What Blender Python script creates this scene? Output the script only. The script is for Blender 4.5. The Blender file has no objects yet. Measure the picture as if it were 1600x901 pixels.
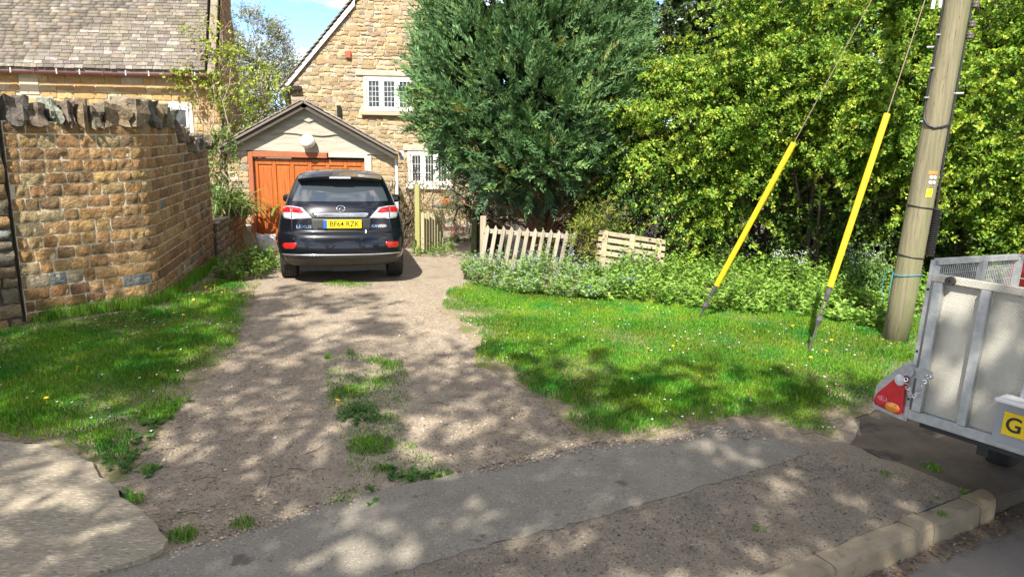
import bpy, bmesh, math, random
import numpy as np
from mathutils import Vector, Matrix, geometry
rad = math.radians
RN = random.Random(11)
NR = np.random.default_rng(11)
S = bpy.context.scene
C = S.collection

# ------------------------------------------------------------------ camera
F, PIT, ROL, EYE = 1110.0, rad(12.3), rad(1.2), 2.12      # focal length for a 1600 px wide picture
FWD = Vector((0, math.cos(PIT), -math.sin(PIT)))
UP0 = Vector((0, math.sin(PIT), math.cos(PIT)))
RGT = Vector((1, 0, 0)) * math.cos(ROL) + UP0 * math.sin(ROL)
UPV = UP0 * math.cos(ROL) - Vector((1, 0, 0)) * math.sin(ROL)
cd = bpy.data.cameras.new('camera'); cam = bpy.data.objects.new('camera', cd); C.objects.link(cam)
cd.sensor_width = 36; cd.lens = 36 * F / 1600; cd.clip_start = .05; cd.clip_end = 3000
mw = Matrix((RGT, UPV, -FWD)).transposed().to_4x4(); mw.translation = (0, 0, EYE)
cam.matrix_world = mw
S.camera = cam

# ------------------------------------------------------------------ light
SUN_EL, SUN_AZ = 47.0, 12.0        # the sun stands behind the camera, 12 degrees to its left
w = bpy.data.worlds.new('World'); S.world = w; w.use_nodes = True
nt = w.node_tree; nt.nodes.clear()
sky = nt.nodes.new('ShaderNodeTexSky'); sky.sky_type = 'NISHITA'; sky.sun_disc = False
sky.sun_elevation = rad(SUN_EL); sky.sun_rotation = rad(180 + SUN_AZ)
sky.air_density = 1.0; sky.dust_density = 0; sky.ozone_density = 5; sky.altitude = 2300
bg = nt.nodes.new('ShaderNodeBackground'); bg.inputs[1].default_value = .122
out = nt.nodes.new('ShaderNodeOutputWorld')
tc = nt.nodes.new('ShaderNodeTexCoord'); mp = nt.nodes.new('ShaderNodeMapping')
mp.inputs['Scale'].default_value = (1.6, 1.6, 5.0); mp.inputs['Location'].default_value = (4, 4, 4)
cl = nt.nodes.new('ShaderNodeTexNoise'); cl.inputs['Scale'].default_value = 2.6; cl.inputs['Detail'].default_value = 7
mr = nt.nodes.new('ShaderNodeMapRange'); mr.inputs[1].default_value = .44; mr.inputs[2].default_value = .62; mr.inputs[4].default_value = .9
mx = nt.nodes.new('ShaderNodeMix'); mx.data_type = 'RGBA'
mx.inputs[7].default_value = (10.0, 9.0, 7.6, 1)
nt.links.new(tc.outputs['Generated'], mp.inputs[0]); nt.links.new(mp.outputs[0], cl.inputs['Vector'])
nt.links.new(cl.outputs[0], mr.inputs[0]); nt.links.new(mr.outputs[0], mx.inputs[0])
nt.links.new(sky.outputs[0], mx.inputs[6]); nt.links.new(mx.outputs[2], bg.inputs[0])
nt.links.new(bg.outputs[0], out.inputs[0])
sl = bpy.data.lights.new('sun', 'SUN'); so = bpy.data.objects.new('sun', sl); C.objects.link(so)
sl.energy = 4.6; sl.angle = rad(.53); sl.color = (1, .95, .86)
LDIR = Vector((math.sin(rad(SUN_AZ)) * math.cos(rad(SUN_EL)), math.cos(rad(SUN_AZ)) * math.cos(rad(SUN_EL)), -math.sin(rad(SUN_EL))))
so.rotation_euler = LDIR.to_track_quat('-Z', 'Y').to_euler(); so.location = (-4, -18, 20)
S.view_settings.view_transform = 'Standard'; S.view_settings.look = 'None'
S.view_settings.gamma = 1; S.view_settings.use_curve_mapping = False
S.view_settings.exposure = 1.12

# ------------------------------------------------------------------ placing helpers (photo pixel -> point in the place)
def ray(x, y): return FWD + RGT * ((x - 800) / F) - UPV * ((y - 450.5) / F)
def T(x, y):                                  # the ground falls gently towards the garage
    return -.05 * min(max(0.0, y - 8.0), 7.6)
def Tn(y): return -.05 * np.clip(y - 8.0, 0, 7.6)
def G(x, y, z=None):
    d = ray(x, y); zz = z or 0.0
    for i in range(25):
        t = (zz - EYE) / d.z; p = Vector((d.x * t, d.y * t, zz))
        if z is not None: break
        zz = T(p.x, p.y)
    return p
def P(x, y, Y):
    d = ray(x, y); t = Y / d.y
    return Vector((d.x * t, Y, EYE + d.z * t))
def pix(p):
    d = Vector(p) - Vector((0, 0, EYE)); z = d.dot(FWD)
    return (800 + F * d.dot(RGT) / z, 450.5 - F * d.dot(UPV) / z)

# ------------------------------------------------------------------ object helpers
def tag(o, label=None, cat=None, group=None, kind=None):
    for k, v in (('label', label), ('category', cat), ('group', group), ('kind', kind)):
        if v: o[k] = v
    return o
def thing(name, label, cat, loc=(0, 0, 0), group=None, rot=None):
    o = bpy.data.objects.new(name, None); C.objects.link(o); o.location = loc; o.empty_display_size = .2
    if rot: o.rotation_euler = rot
    return tag(o, label, cat, group)
def link(name, me, m, parent=None, kind=None, color=None):
    o = bpy.data.objects.new(name, me); C.objects.link(o)
    if m is not None and not me.materials: me.materials.append(m)
    if parent is not None: o.parent = parent
    if kind: o['kind'] = kind
    if color is not None: o.color = (*color, 1)
    return o
def mk(name, V, Fc, m, parent=None, org=(0, 0, 0), smooth=False, kind=None, color=None):
    me = bpy.data.meshes.new(name)
    ox, oy, oz = org
    me.from_pydata([(v[0] - ox, v[1] - oy, v[2] - oz) for v in V], [], Fc)
    if smooth: me.polygons.foreach_set('use_smooth', [True] * len(me.polygons))
    me.update()
    return link(name, me, m, parent, kind, color)
def fast(name, V, Fc, m, parent=None, org=(0, 0, 0), col=None, smooth=False, kind=None):
    V = np.asarray(V, dtype=np.float32) - np.asarray(org, dtype=np.float32); Fc = np.asarray(Fc, dtype=np.int32)
    me = bpy.data.meshes.new(name); k = Fc.shape[1]; n = len(Fc)
    me.vertices.add(len(V)); me.vertices.foreach_set('co', V.ravel())
    me.loops.add(n * k); me.loops.foreach_set('vertex_index', Fc.ravel())
    me.polygons.add(n); me.polygons.foreach_set('loop_start', np.arange(0, n * k, k, dtype=np.int32))
    if smooth: me.polygons.foreach_set('use_smooth', np.ones(n, dtype=bool))
    if col is not None:
        a = me.color_attributes.new('tint', 'FLOAT_COLOR', 'POINT')
        cc = np.ones((len(V), 4), dtype=np.float32); cc[:, :3] = col
        a.data.foreach_set('color', cc.ravel())
    me.update(calc_edges=True)
    return link(name, me, m, parent, kind)

class MB:                                    # collects simple shapes into one mesh
    def __init__(s): s.V = []; s.F = []
    def add(s, V, Fc):
        b = len(s.V); s.V += [tuple(v) for v in V]; s.F += [tuple(i + b for i in f) for f in Fc]; return s
    def box(s, c, d, M=None, bev=0):
        hx, hy, hz = d[0] / 2, d[1] / 2, d[2] / 2
        if bev <= 0:
            V = [Vector((x * hx, y * hy, z * hz)) for z in (-1, 1) for y in (-1, 1) for x in (-1, 1)]
            Fc = [(0, 2, 3, 1), (4, 5, 7, 6), (0, 1, 5, 4), (2, 6, 7, 3), (0, 4, 6, 2), (1, 3, 7, 5)]
        else:
            b = min(bev, hx * .9, hy * .9, hz * .9); V = []; idx = {}
            for sx in (-1, 1):
                for sy in (-1, 1):
                    for sz in (-1, 1):
                        for a in range(3):
                            p = [sx * (hx - b), sy * (hy - b), sz * (hz - b)]; p[a] = (sx * hx, sy * hy, sz * hz)[a]
                            idx[(sx, sy, sz, a)] = len(V); V.append(Vector(p))
            Fc = []
            for a in range(3):
                o1, o2 = [(1, 2), (2, 0), (0, 1)][a]
                for sg in (-1, 1):
                    q = []
                    for s1, s2 in ((-1, -1), (1, -1), (1, 1), (-1, 1)):
                        k = [0, 0, 0]; k[a] = sg; k[o1] = s1; k[o2] = s2; q.append(idx[(*k, a)])
                    Fc.append(tuple(q if sg > 0 else q[::-1]))
                for s1 in (-1, 1):
                    for s2 in (-1, 1):
                        k1 = [0, 0, 0]; k1[o1] = s1; k1[o2] = s2; k0 = list(k1); k0[a] = -1; k1[a] = 1
                        q = [idx[(*k0, o1)], idx[(*k1, o1)], idx[(*k1, o2)], idx[(*k0, o2)]]
                        Fc.append(tuple(q if s1 * s2 < 0 else q[::-1]))
            for sx in (-1, 1):
                for sy in (-1, 1):
                    for sz in (-1, 1):
                        q = [idx[(sx, sy, sz, a)] for a in range(3)]
                        Fc.append(tuple(q if sx * sy * sz > 0 else q[::-1]))
        c = Vector(c)
        V = [((M @ v) if M else v) + c for v in V]
        return s.add(V, Fc)
    def tube(s, pts, r, n=8, cap=True):
        pts = [Vector(p) for p in pts]; rs = r if isinstance(r, (list, tuple)) else [r] * len(pts)
        V = []; Fc = []; prev = None
        for i, p in enumerate(pts):
            t = (pts[min(i + 1, len(pts) - 1)] - pts[max(i - 1, 0)]).normalized()
            if prev is None:
                a = t.cross(Vector((0, 0, 1)));  a = a if a.length > .05 else t.cross(Vector((1, 0, 0)))
                a.normalize()
            else:
                a = (prev - t * prev.dot(t)).normalized()
            prev = a; b = t.cross(a)
            for k in range(n):
                an = 2 * math.pi * k / n; V.append(p + (a * math.cos(an) + b * math.sin(an)) * rs[i])
        for i in range(len(pts) - 1):
            for k in range(n):
                Fc.append((i * n + k, i * n + (k + 1) % n, (i + 1) * n + (k + 1) % n, (i + 1) * n + k))
        if cap:
            Fc.append(tuple(range(n))[::-1]); Fc.append(tuple((len(pts) - 1) * n + k for k in range(n)))
        return s.add(V, Fc)
    def prism(s, poly, ext, org=(0, 0, 0), ax=(1, 0, 0), ay=(0, 0, 1)):      # polygon in (ax, ay), extruded by vector ext
        ax, ay, e, o = Vector(ax), Vector(ay), Vector(ext), Vector(org); n = len(poly)
        A = [o + ax * p[0] + ay * p[1] for p in poly]; B = [a + e for a in A]
        fl = ax.cross(ay).dot(e) > 0
        Fc = [tuple(range(n))[::-1] if fl else tuple(range(n)), tuple(range(n, 2 * n)) if fl else tuple(range(n, 2 * n))[::-1]]
        for i in range(n):
            j = (i + 1) % n; q = (i, j, n + j, n + i); Fc.append(q if fl else q[::-1])
        return s.add(A + B, Fc)
    def lathe(s, prof, n=24, c=(0, 0, 0), M=None):                           # profile (r, h) turned about local z
        V = []; Fc = []
        for r, h in prof:
            for k in range(n):
                a = 2 * math.pi * k / n; v = Vector((r * math.cos(a), r * math.sin(a), h)); V.append(((M @ v) if M else v) + Vector(c))
        for i in range(len(prof) - 1):
            for k in range(n): Fc.append((i * n + k, i * n + (k + 1) % n, (i + 1) * n + (k + 1) % n, (i + 1) * n + k))
        return s.add(V, Fc)
    def build(s, name, m, parent=None, org=(0, 0, 0), smooth=False, kind=None, color=None):
        return mk(name, s.V, s.F, m, parent, org, smooth, kind, color)

# ------------------------------------------------------------------ materials
MATS = {}
def mat(name, base=(.5, .5, .5), base2=None, scale=6, detail=6, rough=.8, metal=0, bump=0, bscale=30, bdist=.02, objcol=False, attr=False,
        spots=(), coat=0, transl=0, spec=.5, stretch=None, contrast=(.35, .65), emis=None, alpha=None, trans=0, wave=None):
    if name in MATS: return MATS[name]
    m = bpy.data.materials.new(name); m.use_nodes = True; n = m.node_tree.nodes; L = m.node_tree.links
    bs = n['Principled BSDF']; o = n['Material Output']
    bs.inputs['Roughness'].default_value = rough; bs.inputs['Metallic'].default_value = metal
    bs.inputs['Specular IOR Level'].default_value = spec; bs.inputs['Coat Weight'].default_value = coat
    bs.inputs['Coat Roughness'].default_value = .04; bs.inputs['Transmission Weight'].default_value = trans
    tcn = n.new('ShaderNodeTexCoord'); vec = tcn.outputs['Object']
    if stretch:
        mpn = n.new('ShaderNodeMapping'); mpn.inputs['Scale'].default_value = stretch
        L.new(vec, mpn.inputs[0]); vec = mpn.outputs[0]
    def noise(sc, det, off=0):
        q = n.new('ShaderNodeTexNoise'); q.inputs['Scale'].default_value = sc; q.inputs['Detail'].default_value = det
        q.inputs['Roughness'].default_value = .6
        if off:
            ad = n.new('ShaderNodeVectorMath'); ad.operation = 'ADD'; ad.inputs[1].default_value = (off, off * 1.7, -off)
            L.new(vec, ad.inputs[0]); L.new(ad.outputs[0], q.inputs['Vector'])
        else: L.new(vec, q.inputs['Vector'])
        return q.outputs[0]
    def mapr(src, a, b):
        q = n.new('ShaderNodeMapRange'); q.inputs[1].default_value = a; q.inputs[2].default_value = b; L.new(src, q.inputs[0]); return q.outputs[0]
    def mix(fac, a, b, mode='MIX'):
        q = n.new('ShaderNodeMix'); q.data_type = 'RGBA'; q.blend_type = mode
        if isinstance(fac, (int, float)): q.inputs[0].default_value = fac
        else: L.new(fac, q.inputs[0])
        for i, c in ((6, a), (7, b)):
            if isinstance(c, tuple): q.inputs[i].default_value = (*c[:3], 1)
            else: L.new(c, q.inputs[i])
        return q.outputs[2]
    col = base
    if base2: col = mix(mapr(noise(scale, detail), *contrast), base, base2)
    for i, (sc_, ssc, th, sf) in enumerate(spots):
        col = mix(mapr(noise(ssc, 5, 3.1 * (i + 1)), th, th + sf), col, sc_)
    if objcol:
        oi = n.new('ShaderNodeObjectInfo'); col = mix(1.0, col, oi.outputs['Color'], 'MULTIPLY')
    if attr:
        at = n.new('ShaderNodeVertexColor'); at.layer_name = 'tint'; col = mix(1.0, col, at.outputs[0], 'MULTIPLY')
    if isinstance(col, tuple): bs.inputs['Base Color'].default_value = (*col, 1)
    else: L.new(col, bs.inputs['Base Color'])
    if bump:
        bn = n.new('ShaderNodeBump'); bn.inputs['Strength'].default_value = bump; bn.inputs['Distance'].default_value = bdist
        L.new(noise(bscale, 8, 7.7), bn.inputs['Height']); L.new(bn.outputs[0], bs.inputs['Normal'])
    if emis:
        bs.inputs['Emission Color'].default_value = (*emis[0], 1); bs.inputs['Emission Strength'].default_value = emis[1]
    if transl:
        tb = n.new('ShaderNodeBsdfTranslucent'); ms = n.new('ShaderNodeMixShader'); ms.inputs[0].default_value = transl
        if isinstance(col, tuple): tb.inputs[0].default_value = (*col, 1)
        else: L.new(col, tb.inputs[0])
        L.new(bs.outputs[0], ms.inputs[1]); L.new(tb.outputs[0], ms.inputs[2]); L.new(ms.outputs[0], o.inputs[0])
    MATS[name] = m
    return m

# ------------------------------------------------------------------ small numeric noise (sum of sines) for shaping and scattering
_k = NR.normal(0, 1, (10, 3)); _k /= np.linalg.norm(_k, axis=1)[:, None]; _ph = NR.uniform(0, 6.28, 10)
def snoise(p, scale=1.0, seed=0):
    p = np.asarray(p, dtype=float) * scale; r = np.zeros(p.shape[:-1])
    for i in range(10):
        f = 1.0 + .23 * i
        r += np.sin((p @ _k[(i + seed) % 10]) * f * 2.2 + _ph[i] + seed * 1.3)
    return r / 3.2
def sn(x, y, z, scale=1.0, seed=0): return float(snoise(np.array([x, y, z]), scale, seed))
def inpoly(X, Y, poly):
    r = np.zeros(len(X), dtype=bool); n = len(poly)
    for i in range(n):
        x0, y0 = poly[i][:2]; x1, y1 = poly[(i + 1) % n][:2]
        if y0 == y1: continue
        c = ((y0 > Y) != (y1 > Y)) & (X < (x1 - x0) * (Y - y0) / (y1 - y0) + x0)
        r ^= c
    return r

def text_mesh(txt, size, depth=.002, sx=1.0, shear=0):
    cu = bpy.data.curves.new('t', 'FONT'); cu.body = txt; cu.size = size; cu.extrude = depth; cu.align_x = 'CENTER'; cu.align_y = 'CENTER'
    cu.shear = shear; cu.offset = size * .012
    ob = bpy.data.objects.new('t', cu); C.objects.link(ob)
    dg = bpy.context.evaluated_depsgraph_get()
    me = bpy.data.meshes.new_from_object(ob.evaluated_get(dg))
    V = [(v.co.x * sx, v.co.y, v.co.z) for v in me.vertices]; Fc = [tuple(p.vertices) for p in me.polygons]
    bpy.data.objects.remove(ob); bpy.data.curves.remove(cu); bpy.data.meshes.remove(me)
    return V, Fc
# ================================================================== GROUND
def dense(poly, step=.12, jit=.03, seed=1):
    r = random.Random(seed); o = []
    for i in range(len(poly)):
        a = Vector(poly[i][:2]); b = Vector(poly[(i + 1) % len(poly)][:2]); n = max(1, int((b - a).length / step))
        for k in range(n):
            p = a.lerp(b, k / n); o.append((p.x + r.uniform(-jit, jit), p.y + r.uniform(-jit, jit)))
    return o
def sheet(name, poly, dz, m, step=.4, skirt=0, bumpy=0, kind='structure', jit=.03, bstep=.12, seed=1, zf=None, parent=None):
    b = dense(poly, bstep, jit, seed); n = len(b)
    xs = [p[0] for p in b]; ys = [p[1] for p in b]
    gx, gy = np.meshgrid(np.arange(min(xs) + step / 2, max(xs), step), np.arange(min(ys) + step / 2, max(ys), step))
    gx, gy = gx.ravel(), gy.ravel(); k = inpoly(gx, gy, b); gx, gy = gx[k], gy[k]
    pts = [Vector(p) for p in b] + [Vector((x, y)) for x, y in zip(gx, gy)]
    V, E_, Fc, *_ = geometry.delaunay_2d_cdt(pts, [(i, (i + 1) % n) for i in range(n)], [], 1, 1e-5)
    zf = zf or T
    W = [(v.x, v.y, zf(v.x, v.y) + dz + (bumpy * sn(v.x, v.y, 0, .9, 3) if bumpy else 0)) for v in V]
    Fc = [tuple(f) for f in Fc]
    if skirt:
        cnt = {}
        for f in Fc:
            for i in range(len(f)):
                e = (f[i], f[(i + 1) % len(f)]); cnt[e] = 1
        be = [e for e in cnt if (e[1], e[0]) not in cnt]; mp_ = {}
        for e in be:
            for v in e:
                if v not in mp_:
                    mp_[v] = len(W); W.append((W[v][0], W[v][1], W[v][2] - skirt))
        for a, c in be: Fc.append((c, a, mp_[a], mp_[c]))
    return mk(name, W, Fc, m, parent, smooth=False, kind=kind)
def GP(*pp): return [tuple(G(*p)[:2]) for p in pp]

m_soil = mat('soil', (.17, .125, .08), (.10, .075, .05), scale=1.5, bump=.6, bscale=60, rough=.95, spots=[((.10, .13, .04), 3, .55, .15)])
m_gravel = mat('drive_gravel', (.48, .39, .285), (.36, .29, .21), scale=9, detail=12, bump=1, bscale=150, bdist=.02, rough=.95,
               spots=[((.27, .205, .145), 2.0, .54, .2), ((.60, .49, .37), 1.3, .58, .25), ((.29, .23, .165), 26, .55, .08), ((.21, .165, .12), 60, .57, .06), ((.64, .56, .45), 75, .60, .06), ((.30, .26, .12), 3.7, .62, .14)])
m_asph = mat('path_asphalt', (.285, .255, .205), (.23, .205, .162), scale=3.5, detail=10, bump=.8, bscale=190, bdist=.01, rough=.92,
             spots=[((.37, .335, .27), 70, .56, .08), ((.33, .285, .22), 1.7, .55, .2), ((.16, .142, .115), 62, .57, .08), ((.13, .11, .09), 5, .62, .06)])
m_verge = mat('verge_tarmac', (.35, .29, .215), (.26, .215, .16), scale=3, detail=12, bump=1, bscale=110, bdist=.02, rough=.95,
              spots=[((.44, .37, .28), 55, .57, .06), ((.17, .155, .14), 2.2, .61, .12), ((.14, .12, .095), 65, .57, .07)])
m_road = mat('road_tarmac', (.27, .235, .195), (.20, .175, .15), scale=2.2, detail=12, bump=.7, bscale=120, bdist=.012, rough=.92,
             spots=[((.11, .1, .09), 90, .63, .06), ((.33, .29, .24), 3.1, .6, .2)])
m_conc = mat('brushed_concrete', (.38, .325, .23), (.285, .24, .17), scale=3, detail=10, bump=.9, bscale=55, bdist=.012, rough=.9, stretch=(.8, 3.2, 1),
             spots=[((.52, .45, .34), 26, .54, .08), ((.19, .16, .12), 30, .55, .08), ((.26, .215, .155), 1.2, .55, .2)])
m_track = mat('track_soil', (.19, .145, .105), (.125, .098, .072), scale=5, detail=12, bump=1, bscale=120, bdist=.02, rough=.96,
              spots=[((.28, .22, .165), 80, .62, .06), ((.08, .06, .045), 4, .58, .1)])
m_lawn = mat('lawn_soil', (.34, .27, .18), (.20, .17, .09), scale=38, rough=1, bump=.8, bscale=60, contrast=(.42, .58), spots=[((.15, .16, .05), 4.0, .52, .10)])
m_kerb = mat('kerb_stone', (.37, .305, .205), (.26, .21, .145), scale=5, detail=9, bump=.5, bscale=90, bdist=.008, rough=.85, objcol=True,
             spots=[((.13, .11, .085), 6, .56, .14), ((.42, .37, .29), 80, .62, .06)])

# the wide ground reaches the horizon
xs = [-400, -60, -20, -8, 0, 8, 20, 60, 400]; ys = [-400, -60, -15, -4, 3, 8, 12, 15.6, 25, 60, 600]
V = [(x, y, T(x, y) - .19) for y in ys for x in xs]
mk('ground', V, [(j * 9 + i, j * 9 + i + 1, j * 9 + i + 10, j * 9 + i + 9) for j in range(len(ys) - 1) for i in range(8)], m_soil, kind='structure')

# kerb line (its back top edge) and things related to it
KA, KB = G(1190, 901, 0), G(1518, 771, 0); KD = (KB - KA).normalized(); KN = Vector((KD.y, -KD.x, 0))
# drive
drive_poly = GP((215, 901), (262, 850), (190, 770), (150, 735), (60, 690), (-40, 690), (-40, 470), (330, 440)) + [(-6.2, 12.5), (-6.4, 15.6), (-3.0, 16.2), (-2.3, 22), (1.5, 22), (.8, 16), (2.2, 12.0), (5.0, 10.0), (3.6, 7.0)] + GP((1310, 630), (1345, 660), (1325, 705), (1250, 725), (1180, 695), (900, 715), (590, 800), (420, 860))
sheet('driveway', drive_poly, 0.0, m_gravel, step=.35, bumpy=.006, jit=.02)
# track beyond the kerb end, under the trailer, on past the hedge
sheet('track', GP((1290, 690), (1300, 640), (1400, 590)) + [(4.6, 7.4), (6.2, 8.2), (7.5, 11), (11, 16), (22, 26), (30, 20), (9, 3.0)] + [tuple((KB + KN * .10 + KD * 7)[:2]), tuple((KB + KD * .12 + KN * .10)[:2])] + GP((1500, 763), (1420, 728), (1350, 703)), -.004, m_track, step=.3, bumpy=.006, skirt=.12)
sheet('footpath', GP((140, 905), (262, 868), (330, 848), (400, 828), (480, 800), (590, 770), (700, 745), (800, 722), (930, 696), (1040, 690), (1110, 672), (1150, 666), (1200, 680), (1255, 700), (1262, 706), (1230, 720), (1130, 752), (1000, 790), (850, 830), (700, 868), (560, 910), (420, 960), (200, 1010), (60, 1000)), .009, m_asph, step=.25, skirt=.02, jit=.016, bstep=.05, bumpy=.006)
sheet('verge', GP((1255, 696), (1310, 690), (1325, 694), (1348, 702), (1372, 716), (1400, 722), (1500, 763)) + [tuple((KB + KD * .03 - KN * .01)[:2]), tuple((KA - KN * .004)[:2]), tuple((KA - KD * 3 - KN * .004)[:2])] + GP((300, 1010), (560, 906), (700, 866), (850, 828), (1000, 788), (1130, 750), (1235, 717)), .004, m_verge, step=.25, skirt=.05, jit=.008, bumpy=.006)
sheet('concrete_apron', GP((-60, 700), (0, 696), (75, 702), (112, 713), (146, 730), (158, 752), (176, 764), (190, 784), (222, 806), (246, 830), (262, 850), (256, 866), (228, 880), (150, 903), (60, 940), (-120, 990)), .035, m_conc, step=.3, skirt=.07, jit=.008, bstep=.07, bumpy=.002)
# road
rp = [KA - KD * 6, KB + KD * 12, KB + KD * 12 + KN * 9, KA - KD * 6 + KN * 9]
sheet('road', [tuple((p + KN * .1)[:2]) if i < 2 else tuple(p[:2]) for i, p in enumerate(rp)], -.125, m_road, step=.6, jit=.0, bumpy=.004)
# kerb: dressed stones
kerb = thing('kerb', None, None, tuple(KA)); kerb['kind'] = 'structure'
kw, kh = .125, .30
joints = [-3.4, -2.72, -2.06, -1.38, -.71, -.02]
l1 = (G(1277, 870, 0) - KA).dot(KD); l2 = (G(1408, 819, 0) - KA).dot(KD); l3 = (G(1433, 808, 0) - KA).dot(KD); l4 = (G(1500, 778, 0) - KA).dot(KD)
ends = [-2.9, -2.2, -1.5, -.82, -.25, l1, l2, l3, l4]
prof = [(0, -kh), (0, 0), (.092, 0), (.112, -.006), (.123, -.02), (kw + .002, -.05), (kw + .008, -kh)]
for i in range(len(ends) - 1):
    a, b = ends[i] + .004, ends[i + 1] - .004; n = 4; V = []; r = random.Random(i)
    zo = r.uniform(-.004, .004) + .012
    for k in range(n + 1):
        t = a + (b - a) * k / n
        for px_, pz_ in prof: 
            q = KA + KD * t + KN * (px_ + .004 * sn(t, px_, i, 3)); V.append((q.x, q.y, pz_ + zo + .004 * sn(t * 2, px_ * 9, i, 2)))
    m_ = len(prof); Fc = [(k * m_ + j, (k + 1) * m_ + j, (k + 1) * m_ + j + 1, k * m_ + j + 1) for k in range(n) for j in range(m_ - 1)]
    Fc += [tuple(range(m_)), tuple(n * m_ + j for j in range(m_))[::-1]]
    g = r.uniform(.88, 1.08); mk('kerb_stone', V, Fc, m_kerb, kerb, tuple(KA), color=(g, g, g * .98))
V = []; n = 9                                   # rounded end stone, turning away from the road
ctr = KA + KD * (l4 + .005)
for k in range(n + 1):
    a = k / n; ang = max(0, (a - .35) / .65) * math.pi / 2
    for px_, pz_ in prof:
        if a <= .35: q = ctr + KD * (a / .35 * .13) + KN * px_
        else: q = ctr + KD * .13 + (KN * math.cos(ang) + KD * math.sin(ang)) * px_
        V.append((q.x, q.y, pz_ + .012))
Fc = [(k * m_ + j, (k + 1) * m_ + j, (k + 1) * m_ + j + 1, k * m_ + j + 1) for k in range(n) for j in range(m_ - 1)] + [tuple(range(m_)), tuple(n * m_ + j for j in range(m_))[::-1]]
mk('kerb_stone', V, Fc, m_kerb, kerb, tuple(KA), color=(1.05, 1, .92), smooth=False)

# lawns (soil sheets under the grass)
lawnR = GP((700, 462), (686, 482), (722, 515), (742, 548), (738, 572), (796, 592), (832, 620), (880, 655), (915, 688), (985, 692), (1060, 676), (1145, 655), (1200, 656), (1250, 676), (1312, 688), (1330, 655), (1400, 632), (1440, 590)) + [(5.4, 7.2), (6.6, 9.2), (5.2, 11.5), (3.2, 13.0), (.6, 12.5), (-.5, 11.4)]
lawnL = GP((-80, 690), (0, 684), (75, 702), (112, 713), (146, 730), (160, 754), (192, 752), (214, 722), (240, 690), (268, 662), (298, 622), (330, 585), (372, 545), (384, 505), (400, 470), (404, 440)) + [(-3.9, 11.0), (-4.6, 12.6), (-5.4, 12.4), (-4.2, 8.3), (-5.4, 7.2), (-7, 5.5)]
lz = T
sheet('lawn', lawnR, .004, m_lawn, step=.25, zf=lz, bumpy=.006, skirt=.008, jit=.05, bstep=.07)
sheet('lawn', lawnL, .004, m_lawn, step=.25, zf=lz, bumpy=.006, skirt=.008, jit=.05, bstep=.07)
# ================================================================== STONEWORK
class Path:                                     # plan polyline with rounded corners; outward normal lies to its right
    def __init__(s, pts, rnd=0.0, step=.06):
        P_ = [Vector(p[:2]) for p in pts]; L_ = []
        for i, p in enumerate(P_):
            if 0 < i < len(P_) - 1 and rnd > 0:
                a = p + (P_[i - 1] - p).normalized() * rnd; b = p + (P_[i + 1] - p).normalized() * rnd
                for k in range(9):
                    t = k / 8; L_.append(a * (1 - t) ** 2 + p * 2 * t * (1 - t) + b * t * t)
            else: L_.append(p)
        s.p = L_; s.s = [0]
        for a, b in zip(L_, L_[1:]): s.s.append(s.s[-1] + (b - a).length)
        s.len = s.s[-1]
    def at(s, t):
        t0 = min(max(t, 0), s.len)
        for i in range(len(s.p) - 1):
            if t0 <= s.s[i + 1] or i == len(s.p) - 2:
                d = (s.p[i + 1] - s.p[i]).normalized(); q = s.p[i] + d * (t - s.s[i]); break
        e = .08; 
        return q, d
    def nrm(s, t):
        a, b = s.at(max(t - .06, 0))[1], s.at(min(t + .06, s.len))[1]; d = (a + b).normalized()
        return Vector((d.y, -d.x))
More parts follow.
